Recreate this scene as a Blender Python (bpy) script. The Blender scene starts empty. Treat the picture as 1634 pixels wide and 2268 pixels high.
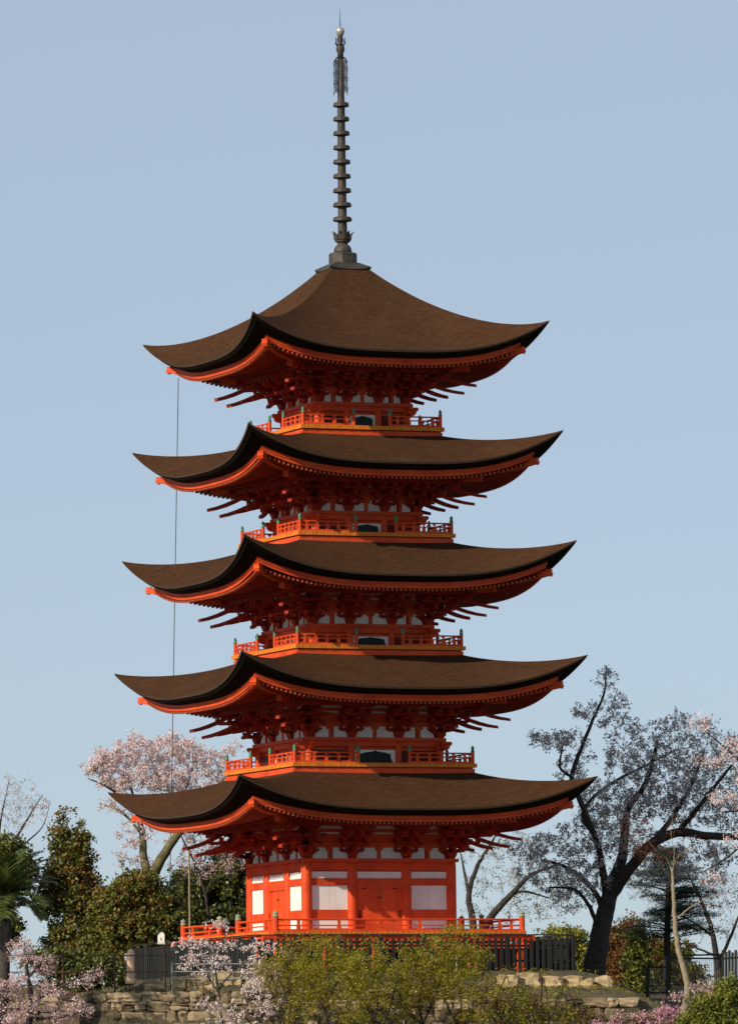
import bpy, math, random
import numpy as np
from mathutils import Vector, Matrix
random.seed(7)
RNG = np.random.default_rng(11)
PI = math.pi
scn = bpy.context.scene
COL = scn.collection

# ------------------------------------------------------------ camera
YAWC, PITCH, ROLL, FPX, DIST, CAMZ = 0.0031, 0.0848, 0.0124, 16491.0, 220.0, -6.17
cd = bpy.data.cameras.new('camera'); cam = bpy.data.objects.new('camera', cd); COL.objects.link(cam)
cd.sensor_fit = 'HORIZONTAL'; cd.sensor_width = 36; cd.lens = 36*FPX/1634
cd.clip_start = 1; cd.clip_end = 9000
_c, _s = math.cos(YAWC), math.sin(YAWC)
right0 = Vector((_c, -_s, 0)); fh = Vector((_s, _c, 0)); zz = Vector((0, 0, 1))
fwd = math.cos(PITCH)*fh + math.sin(PITCH)*zz
up0 = -math.sin(PITCH)*fh + math.cos(PITCH)*zz
rc = math.cos(ROLL)*right0 - math.sin(ROLL)*up0
uc = math.sin(ROLL)*right0 + math.cos(ROLL)*up0
M = Matrix.Identity(4)
for i in range(3):
    M[i][0], M[i][1], M[i][2] = rc[i], uc[i], -fwd[i]
M[0][3], M[1][3], M[2][3] = 0, -DIST, CAMZ
cam.matrix_world = M
scn.camera = cam

def at(px, py, Y):
    """point of the place at depth Y seen at (px, py) of the 1634 x 2268 survey picture"""
    d = fwd + rc*((px-817)/FPX) + uc*((1134-py)/FPX)
    t = (Y+DIST)/d.y
    return Vector((0, -DIST, CAMZ)) + d*t

# ------------------------------------------------------------ sky and sun
SUN_EL, SUN_AZ = math.radians(27), math.radians(48)      # from the left of the viewer, low
w = bpy.data.worlds.new("World"); scn.world = w; w.use_nodes = True
nt = w.node_tree; bg = nt.nodes['Background']
sky = nt.nodes.new('ShaderNodeTexSky'); sky.sky_type = 'NISHITA'; sky.sun_disc = False
sky.sun_elevation = SUN_EL; sky.sun_rotation = math.atan2(-math.sin(SUN_AZ), -math.cos(SUN_AZ))
sky.air_density = 0.7; sky.dust_density = 0.4; sky.ozone_density = 4.0
veil = nt.nodes.new('ShaderNodeMix'); veil.data_type = 'RGBA'; veil.inputs[0].default_value = 0.6      # thin even haze over the whole sky
veil.inputs[7].default_value = (4.5,5.0,5.45, 1)
nt.links.new(sky.outputs[0], veil.inputs[6]); nt.links.new(veil.outputs[2], bg.inputs[0]); bg.inputs[1].default_value = 0.116
sd = bpy.data.lights.new('sun', 'SUN'); sd.energy = 5.0; sd.angle = math.radians(0.5); sd.color = (1, .87, .70)
so = bpy.data.objects.new('sun', sd); COL.objects.link(so)
sdir = Vector((-math.sin(SUN_AZ)*math.cos(SUN_EL), -math.cos(SUN_AZ)*math.cos(SUN_EL), math.sin(SUN_EL)))
so.rotation_euler = sdir.to_track_quat('Z', 'Y').to_euler()
scn.view_settings.view_transform = 'Standard'; scn.view_settings.look = 'None'
scn.view_settings.exposure = 0; scn.view_settings.gamma = 1

# ------------------------------------------------------------ materials
def mat(name, col, rough=.7, col2=None, scale=6., bump=0., bscale=40., metal=0., spec=.3, stretch=None, island=False, trans=0., mixisl=0., wear=None):
    m = bpy.data.materials.new(name); m.use_nodes = True
    n = m.node_tree.nodes; l = m.node_tree.links; b = n['Principled BSDF']
    b.inputs['Roughness'].default_value = rough; b.inputs['Metallic'].default_value = metal
    b.inputs['Specular IOR Level'].default_value = spec
    b.inputs['Base Color'].default_value = (*col, 1)
    tc = n.new('ShaderNodeTexCoord'); vec = tc.outputs['Object']
    if stretch:
        mp = n.new('ShaderNodeMapping'); mp.inputs['Scale'].default_value = stretch
        l.new(vec, mp.inputs[0]); vec = mp.outputs[0]
    csock = None
    if col2 is not None:
        ramp = n.new('ShaderNodeValToRGB')
        ramp.color_ramp.elements[0].color = (*col, 1); ramp.color_ramp.elements[1].color = (*col2, 1)
        if island:
            g = n.new('ShaderNodeNewGeometry'); l.new(g.outputs['Random Per Island'], ramp.inputs[0])
        else:
            t = n.new('ShaderNodeTexNoise'); t.inputs['Scale'].default_value = scale; t.inputs['Detail'].default_value = 6
            t.inputs['Roughness'].default_value = .78 if 'roofing' in name else .65
            if 'roofing' in name: t.inputs['Detail'].default_value = 10
            l.new(vec, t.inputs['Vector']); fac = t.outputs[0]
            if mixisl:
                g = n.new('ShaderNodeNewGeometry'); mm = n.new('ShaderNodeMix'); mm.inputs[0].default_value = mixisl
                l.new(fac, mm.inputs[2]); l.new(g.outputs['Random Per Island'], mm.inputs[3]); fac = mm.outputs[0]
            l.new(fac, ramp.inputs[0])
            ramp.color_ramp.elements[0].position = .32; ramp.color_ramp.elements[1].position = .68
        csock = ramp.outputs[0]
        if wear:                       # broad weathered patches over the base colour
            t2 = n.new('ShaderNodeTexNoise'); t2.inputs['Scale'].default_value = wear[1]; t2.inputs['Detail'].default_value = 5; t2.inputs['Roughness'].default_value = .7
            mp2 = n.new('ShaderNodeMapping'); mp2.inputs['Scale'].default_value = wear[3]; mp2.inputs['Location'].default_value = (3.1, 7.7, 1.3)
            l.new(tc.outputs['Object'], mp2.inputs[0]); l.new(mp2.outputs[0], t2.inputs['Vector'])
            r2 = n.new('ShaderNodeMapRange'); r2.inputs[1].default_value = .48; r2.inputs[2].default_value = .72; r2.inputs[4].default_value = wear[2]
            l.new(t2.outputs[0], r2.inputs[0])
            mw = n.new('ShaderNodeMix'); mw.data_type = 'RGBA'; mw.inputs[7].default_value = (*wear[0], 1)
            l.new(r2.outputs[0], mw.inputs[0]); l.new(csock, mw.inputs[6]); csock = mw.outputs[2]
        l.new(csock, b.inputs['Base Color'])
    if bump:
        t = n.new('ShaderNodeTexNoise'); t.inputs['Scale'].default_value = bscale; t.inputs['Detail'].default_value = 4
        l.new(vec, t.inputs['Vector'])
        bp = n.new('ShaderNodeBump'); bp.inputs['Strength'].default_value = bump; bp.inputs['Distance'].default_value = .03
        l.new(t.outputs[0], bp.inputs['Height']); l.new(bp.outputs[0], b.inputs['Normal'])
    if trans:
        tr = n.new('ShaderNodeBsdfTranslucent'); tr.inputs[0].default_value = (*col, 1)
        if csock: l.new(csock, tr.inputs[0])
        mx = n.new('ShaderNodeMixShader'); mx.inputs[0].default_value = trans
        l.new(b.outputs[0], mx.inputs[1]); l.new(tr.outputs[0], mx.inputs[2])
        l.new(mx.outputs[0], n['Material Output'].inputs[0])
    return m
MAT = dict(
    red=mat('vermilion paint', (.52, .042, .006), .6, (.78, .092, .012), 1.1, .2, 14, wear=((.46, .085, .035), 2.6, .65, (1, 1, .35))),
    redshade=mat('vermilion darkened for eave shade', (.24, .014, .004), .65, (.40, .027, .006), 2.0),  # same vermilion made darker, the under-eave shade is put into its colour
    yellow=mat('ochre painted board ends', (.58, .155, .012), .6, (.72, .23, .018), 3.),
    rafterend=mat('pale ochre rafter ends', (.34, .12, .035), .65, (.46, .19, .06), 3.),
    white=mat('white plaster', (.74, .73, .70), .85, (.86, .85, .82), 1.2, .1, 20, wear=((.58, .54, .47), 2.2, .5, (1, 1, .5))),
    bark=mat('cypress bark roofing', (.034, .016, .0085), .95, (.090, .042, .020), 4.5, .7, 16, spec=.05, stretch=(1, 1, 5), wear=((.100, .056, .027), .7, .32, (1, 1, 1.6))),
    barkedge=mat('dark cut edge of bark', (.006, .005, .004), .95, (.014, .010, .007), 14, .3, 60, spec=.1),
    barklip=mat('brown lip of bark', (.05, .030, .018), .9, (.08, .048, .028), 12),
    bronze=mat('weathered bronze', (.038, .033, .029), .6, (.085, .072, .060), 3.5, .2, 12, metal=.25),
    bronzelight=mat('polished bronze jewel', (.45, .45, .40), .35, metal=.5),
    verdi=mat('green patina copper', (.05, .20, .12), .6, (.13, .32, .20), 8),
    verdipale=mat('pale weathered copper', (.20, .26, .16), .6, (.32, .36, .22), 8),
    dark=mat('dark lattice', (.006, .014, .012), .6),
    lattice=mat('dark green lattice bars', (.03, .06, .045), .6),
    black=mat('black stained wood', (.010, .012, .011), .75, (.026, .028, .025), 5, .2, 30, stretch=(1, 1, .15)),
    iron=mat('rusty iron pipe', (.07, .035, .022), .7, (.13, .07, .045), 9),
    steel=mat('grey galvanised pipe', (.22, .22, .21), .5, (.32, .32, .30), 8),
    stone=mat('granite block', (.07, .055, .036), .95, (.34, .27, .17), 3.4, .8, 9, spec=.1, mixisl=.45),
    stonelit=mat('yellow sandstone boulder', (.28, .21, .11), .95, (.56, .43, .25), 2.6, .6, 7, spec=.15),
    gap=mat('earth in the joints', (.012, .010, .007), 1., (.035, .03, .016), 5),
    ground=mat('earth and moss', (.055, .048, .028), 1., (.11, .095, .055), .8, .5, 4),
    trunkdark=mat('dark cherry bark', (.024, .020, .018), .95, (.065, .055, .047), 7, .8, 20),
    trunkmoss=mat('mossy lichen bark', (.06, .05, .03), .9, (.17, .16, .07), 5, .8, 16),
    trunkpale=mat('pale smooth bark', (.19, .16, .10), .9, (.34, .29, .19), 4, .3, 14),
    twig=mat('twig bark', (.030, .022, .020), .9, (.055, .040, .034), 9),
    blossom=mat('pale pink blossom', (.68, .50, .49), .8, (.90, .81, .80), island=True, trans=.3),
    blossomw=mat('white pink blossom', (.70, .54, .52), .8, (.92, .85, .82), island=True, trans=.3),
    blossomg=mat('pink blossom greyed for shade', (.36, .34, .33), .8, (.66, .62, .60), island=True, trans=.3),  # pink blossom greyed, the shade on the tree is put into the colour
    blossomp=mat('rose pink blossom', (.46, .27, .28), .8, (.74, .58, .56), island=True, trans=.3),
    azalea=mat('magenta azalea bloom', (.50, .17, .27), .7, (.74, .42, .50), island=True, trans=.2),
    leafdark=mat('dark evergreen leaf', (.030, .045, .010), .5, (.12, .135, .025), island=True, trans=.12, spec=.5),
    leafred=mat('bronze new leaf', (.12, .065, .018), .5, (.26, .16, .04), island=True, trans=.2, spec=.4),
    leafmid=mat('mid green leaf', (.07, .09, .014), .5, (.22, .23, .038), island=True, trans=.2, spec=.4),
    leafolive=mat('olive young maple leaf', (.25, .24, .018), .7, (.50, .44, .06), island=True, trans=.5),
    leafbronze=mat('rusty maple leaf', (.10, .035, .02), .7, (.22, .09, .04), island=True, trans=.3),
    leafauburn=mat('orange brown leaf', (.14, .065, .02), .7, (.30, .16, .05), island=True, trans=.3),
    leafyel=mat('yellow green leaf', (.12, .15, .02), .6, (.30, .30, .05), island=True, trans=.3),
    needle=mat('blue green needles', (.014, .030, .018), .6, (.045, .070, .035), island=True, trans=.1),
    palm=mat('palm leaflet', (.014, .032, .007), .45, (.11, .14, .024), island=True, trans=.15, spec=.5),
    lanternw=mat('white painted lantern', (.78, .76, .70), .6),
    postm=mat('weathered pale orange post', (.55, .36, .24), .8, (.68, .47, .33), 4, .2, 20),
    wire=mat('grey wire', (.10, .10, .11), .5),
)

# ------------------------------------------------------------ object helpers
def thing(name, label, cat, loc=(0, 0, 0), rotz=0, group=None):
    o = bpy.data.objects.new(name, None); COL.objects.link(o)
    o.location = loc; o.rotation_euler = (0, 0, rotz); o.empty_display_size = .2
    o['label'] = label; o['category'] = cat
    if group: o['group'] = group
    return o
def tag(o, label, cat, group=None, kind=None):
    o['label'] = label; o['category'] = cat
    if group: o['group'] = group
    if kind: o['kind'] = kind
    return o

class MB:
    def __init__(s): s.v = []; s.f = []; s.m = []; s.mats = []; s.cur = 0
    def use(s, name):
        if name not in s.mats: s.mats.append(name)
        s.cur = s.mats.index(name); return s
    def add(s, vs, fs):
        b = len(s.v); s.v += [tuple(p) for p in vs]
        for f in fs: s.f.append(tuple(b+i for i in f)); s.m.append(s.cur)
    def hexa(s, p):       # 8 points: bottom 4 ccw, top 4 ccw
        s.add(p, [(3, 2, 1, 0), (4, 5, 6, 7), (0, 1, 5, 4), (1, 2, 6, 5), (2, 3, 7, 6), (3, 0, 4, 7)])
    def box(s, x0, x1, y0, y1, z0, z1):
        s.hexa([(x0, y0, z0), (x1, y0, z0), (x1, y1, z0), (x0, y1, z0), (x0, y0, z1), (x1, y0, z1), (x1, y1, z1), (x0, y1, z1)])
    def sbox(s, k, u0, u1, d0, d1, z0, z1):   # on side k: u along, d outward
        s.hexa([sp(k, u, d, z) for z in (z0, z1) for u, d in ((u0, d1), (u1, d1), (u1, d0), (u0, d0))])
    def taper(s, cx, cy, z0, z1, a0, a1, b0=None, b1=None):
        b0 = a0 if b0 is None else b0; b1 = a1 if b1 is None else b1
        s.hexa([(cx-a0, cy-b0, z0), (cx+a0, cy-b0, z0), (cx+a0, cy+b0, z0), (cx-a0, cy+b0, z0),
                (cx-a1, cy-b1, z1), (cx+a1, cy-b1, z1), (cx+a1, cy+b1, z1), (cx-a1, cy+b1, z1)])
    def bar(s, p, q, wd, ht, up=Vector((0, 0, 1))):   # straight square bar from p to q
        p = Vector(p); q = Vector(q); d = (q-p).normalized()
        r = d.cross(up)
        if r.length < 1e-4: r = Vector((1, 0, 0))
        r.normalize(); u = r.cross(d).normalized()
        c = [(-1, -1), (1, -1), (1, 1), (-1, 1)]
        s.add([e+r*a*wd/2+u*b*ht/2 for e in (p, q) for a, b in c],
              [(0, 1, 2, 3), (7, 6, 5, 4), (0, 4, 5, 1), (1, 5, 6, 2), (2, 6, 7, 3), (3, 7, 4, 0)])
    def tube(s, pts, rad, n=6, cap=True):
        pts = [Vector(p) for p in pts]
        if not hasattr(rad, '__len__'): rad = [rad]*len(pts)
        b = len(s.v); ref = None
        for i, p in enumerate(pts):
            d = (pts[min(i+1, len(pts)-1)]-pts[max(i-1, 0)])
            d = d.normalized() if d.length > 1e-9 else Vector((0, 0, 1))
            if ref is None:
                ref = d.orthogonal().normalized()
            else:
                ref = (ref-d*ref.dot(d))
                ref = ref.normalized() if ref.length > 1e-6 else d.orthogonal().normalized()
            o = d.cross(ref)
            for k in range(n):
                a = 2*PI*k/n; s.v.append(tuple(p+(ref*math.cos(a)+o*math.sin(a))*rad[i]))
        for i in range(len(pts)-1):
            for k in range(n):
                s.f.append((b+i*n+k, b+i*n+(k+1) % n, b+(i+1)*n+(k+1) % n, b+(i+1)*n+k)); s.m.append(s.cur)
        if cap:
            s.f.append(tuple(b+k for k in reversed(range(n)))); s.m.append(s.cur)
            s.f.append(tuple(b+(len(pts)-1)*n+k for k in range(n))); s.m.append(s.cur)
    def lathe(s, prof, n=16, cx=0, cy=0, cz=0):
        b = len(s.v)
        for r, z in prof:
            for k in range(n):
                a = 2*PI*(k+.5)/n; s.v.append((cx+r*math.cos(a), cy+r*math.sin(a), cz+z))
        for i in range(len(prof)-1):
            for k in range(n):
                s.f.append((b+i*n+k, b+i*n+(k+1) % n, b+(i+1)*n+(k+1) % n, b+(i+1)*n+k)); s.m.append(s.cur)
        s.f.append(tuple(b+k for k in reversed(range(n)))); s.m.append(s.cur)
        s.f.append(tuple(b+(len(prof)-1)*n+k for k in range(n))); s.m.append(s.cur)
    def extr(s, poly, fn0, fn1):   # polygon 2D mapped by two functions to two caps
        n = len(poly)
        s.add([fn0(*p) for p in poly]+[fn1(*p) for p in poly],
              [tuple(range(n)), tuple(reversed(range(n, 2*n)))]+[(i, n+i, n+(i+1) % n, (i+1) % n) for i in range(n)])
    def build(s, name, parent=None, smooth=False, loc=None, fixn=False):
        me = bpy.data.meshes.new(name); me.from_pydata(s.v, [], s.f); 
        for x in s.mats: me.materials.append(MAT[x])
        if len(s.mats) > 1: me.polygons.foreach_set('material_index', s.m)
        if smooth: me.polygons.foreach_set('use_smooth', [True]*len(s.f))
        if fixn:
            import bmesh
            bm = bmesh.new(); bm.from_mesh(me); bmesh.ops.recalc_face_normals(bm, faces=bm.faces); bm.to_mesh(me); bm.free()
        me.update()
        o = bpy.data.objects.new(name, me); COL.objects.link(o)
        if parent: o.parent = parent
        if loc: o.location = loc
        return o
def sp(k, u, d, z):
    x, y = u, -d
    for _ in range(k): x, y = -y, x
    return (x, y, z)
def copy(o, parent, loc=None, rotz=None):
    c = o.copy(); COL.objects.link(c); c.parent = parent
    if loc is not None: c.location = loc
    if rotz is not None: c.rotation_euler = (0, 0, rotz)
    return c

# ============================================================ PAGODA
pag = thing('pagoda', 'five storey vermilion pagoda with dark brown curved bark roofs and tall bronze spire', 'pagoda', (0, 0, 0), math.radians(21.5))
SQ = math.sqrt(2)
TIPR = [7.906, 7.65, 7.36, 6.986, 6.60]
TIPZ = [4.459, 8.012, 11.388, 14.645, 17.896]
MIDZ = [3.50, 7.02, 10.32, 13.62, 16.92]
BODY = [2.27, 2.06, 1.83, 1.60, 1.40]
COLS = [.85, .74, .66, .57, .50]            # inner column offset
LIPZ = [0, 4.822, 8.287, 11.624, 14.785]    # underside of the balcony edge
BALR = [0, 2.90, 2.68, 2.49, 2.27]
DAIZ = [2.16, 5.72, 9.07, 12.42, 15.66]     # top of the wall plate
FL = .25
def cols_t(n=21):
    return [math.copysign(1-(1-abs(x))**1.45, x) for x in [(-1+2*i/(2*n)) for i in range(2*n+1)]]
TT = cols_t()

def ring_row(w_mid, w_cor, z_mid, z_cor, p=3.0, pf=3.0):
    """one closed row round the four sides; returns list of 4 lists"""
    out = []
    for k in range(4):
        row = []
        for t in TT:
            d = w_mid+(w_cor-w_mid)*abs(t)**pf
            row.append(sp(k, t*w_cor, d, z_mid+(z_cor-z_mid)*abs(t)**p))
        out.append(row)
    return out
def grid_rows(mb, rows, merged=False):
    nc = len(TT)
    for k in range(4):
        b = len(mb.v)
        for r in rows: mb.v += r[k]
        for i in range(len(rows)-1):
            for j in range(nc-1):
                a = b+i*nc+j
                mb.f.append((a, a+nc, a+nc+1, a+1)); mb.m.append(mb.cur)
def merge(o, dist=.0005):
    import bmesh
    bm = bmesh.new(); bm.from_mesh(o.data)
    bmesh.ops.remove_doubles(bm, verts=bm.verts, dist=dist)
    bm.to_mesh(o.data); bm.free()

def soff(i, u, d):
    """underside of the eaves at lateral u, outward d"""
    Hd = TIPR[i]/SQ-.70
    return MIDZ[i]-.38+.17*(Hd-d)+.57*min(1.2, abs(u)/Hd)**3*(d/Hd)

for i in range(5):
    Hc = TIPR[i]/SQ; Hm = Hc-FL; zt = TIPZ[i]; zm = MIDZ[i]; up = zt-zm
    if i < 4: Hb = BALR[i+1]-.35; zb = LIPZ[i+1]-.17+.14; e = 1.12
    else: Hb = .64; zb = 19.70; e = 1.48
    mb = MB().use('bark')
    rows = []
    N = 22
    for r in range(N+1):
        q = r/N                                   # 0 eave .. 1 top
        wc = Hc+(Hb-Hc)*q; wm = Hm+(Hb-Hm)*q
        z0 = zm+(zb-zm)*q**e
        s_ = max(0, (wc-Hb)/(Hc-Hb))
        rows.append(ring_row(wm, wc, z0, z0+up*s_**1.7))
    grid_rows(mb, rows)
    # roof lid under the storey above
    mb.box(-Hb+.02, Hb-.02, -Hb+.02, Hb-.02, zb-.30, zb-.02)
    o = mb.build('roof', pag, smooth=True); merge(o)
    eb = MB().use('barklip')
    grid_rows(eb, [ring_row(Hm-.02, Hc-.03, zm-.055, zt-.075), ring_row(Hm, Hc, zm, zt)])
    eb.use('barkedge')
    eb_rows = [ring_row(Hc-.63, Hc-.67, zm-.20, zt-.60), ring_row(Hc-.36, Hc-.18, zm-.13, zt-.235), ring_row(Hm-.05, Hc-.07, zm-.07, zt-.10), ring_row(Hm-.02, Hc-.03, zm-.055, zt-.075)]
    grid_rows(eb, eb_rows)
    eb.build('eave_edge', o, smooth=False)
    # red eave boards, soffit, rafters
    ev = MB().use('red')
    Hd = Hc-.70
    grid_rows(ev, [ring_row(Hd, Hd, zm-.38, zt-.78), ring_row(Hd, Hd, zm-.29, zt-.69),
                   ring_row(Hd+.03, Hd+.03, zm-.29, zt-.69), ring_row(Hd+.03, Hd+.03, zm-.198, zt-.598)])
    ev.use('redshade')
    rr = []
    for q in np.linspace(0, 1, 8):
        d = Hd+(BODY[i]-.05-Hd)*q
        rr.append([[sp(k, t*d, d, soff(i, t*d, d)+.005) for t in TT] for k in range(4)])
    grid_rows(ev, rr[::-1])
    # rafters, upper flying tier and lower base tier
    nr = int(2*Hd/.142)
    for k in range(4):
        for j in range(nr+1):
            u = -Hd+.10+(2*Hd-.20)*j/nr
            for tier in (0, 1):
                dO = Hd-.015 if tier == 0 else Hd-1.25
                if abs(u) > dO-.05: continue
                dI = max(abs(u)+.04, Hd-1.35 if tier == 0 else BODY[i]-.02)
                if dI > dO-.08: continue
                lo = .085+(.10 if tier else 0)
                def P(u_, d_, dz): return sp(k, u_, d_, soff(i, u_, d_)+dz)
                hw = .034
                pts = [P(u-hw, dO, -lo), P(u+hw, dO, -lo), P(u+hw, dI, -lo), P(u-hw, dI, -lo),
                       P(u-hw, dO, .0), P(u+hw, dO, .0), P(u+hw, dI, .0), P(u-hw, dI, .0)]
                ev.use('redshade'); ev.hexa(pts)
                # yellow painted end, standing a few mm in front
                zc = soff(i, u, dO); ev.use('rafterend')
                ev.sbox(k, u-.020, u+.020, dO, dO+.010, zc-lo+.016, zc-lo+.062)
        # board carrying the flying rafters
        ev.use('redshade')
        dk = Hd-1.27
        us = np.linspace(-dk, dk, 25)
        for a, b_ in zip(us[:-1], us[1:]):
            ev.hexa([sp(k, a, dk, soff(i, a, dk)-.115), sp(k, b_, dk, soff(i, b_, dk)-.115), sp(k, b_, dk-.10, soff(i, b_, dk)-.115), sp(k, a, dk-.10, soff(i, a, dk)-.115),
                     sp(k, a, dk, soff(i, a, dk)-.078), sp(k, b_, dk, soff(i, b_, dk)-.078), sp(k, b_, dk-.10, soff(i, b_, dk)-.078), sp(k, a, dk-.10, soff(i, a, dk)-.078)])
        # eave purlin on the brackets
        dp = BODY[i]+.92; zp = soff(i, 0, dp)-.20
        ev.sbox(k, -dp-.25, dp+.25, dp-.06, dp+.06, zp-.13, zp)
    eo = ev.build('eave', pag)
    # corner beams
    cb = MB().use('red')
    def diag(r, dz, off=0):
        d = r/SQ; return Vector((d, d, soff(i, d, d)+dz))
    rs = np.linspace(BODY[i]*SQ+.1, (Hd-.02)*SQ, 9)
    nrm = Vector((1, -1, 0)).normalized()
    for (r0, r1, hw_, top, bot) in ((BODY[i]*SQ, Hd*SQ+.10, .085, .02, -.16), (BODY[i]*SQ, (Hd-1.15)*SQ, .085, -.163, -.34)):
        rs = np.linspace(r0, r1, 9)
        for a, b_ in zip(rs[:-1], rs[1:]):
            A0, A1, B0, B1 = diag(a, bot), diag(a, top), diag(b_, bot), diag(b_, top)
            cb.hexa([A0+nrm*hw_, B0+nrm*hw_, B0-nrm*hw_, A0-nrm*hw_, A1+nrm*hw_, B1+nrm*hw_, B1-nrm*hw_, A1-nrm*hw_])
    # flared beam nose
    e0 = diag(Hd*SQ+.10, 0)
    dd = Vector((1, 1, 0)).normalized()
    E = lambda a, z, s_: e0+dd*a+Vector((0, 0, z))+nrm*s_
    poly = [(-.08, -.155), (.04, -.19), (.09, -.10), (.05, -.04), (.07, .025), (-.08, .025)]
    cb.use('red'); cb.extr(poly, lambda a, z: E(a, z, .088), lambda a, z: E(a, z, -.088))
    c0 = cb.build('corner_beam', eo, fixn=True)
    for k in range(1, 4): copy(c0, eo, rotz=k*PI/2)

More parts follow.
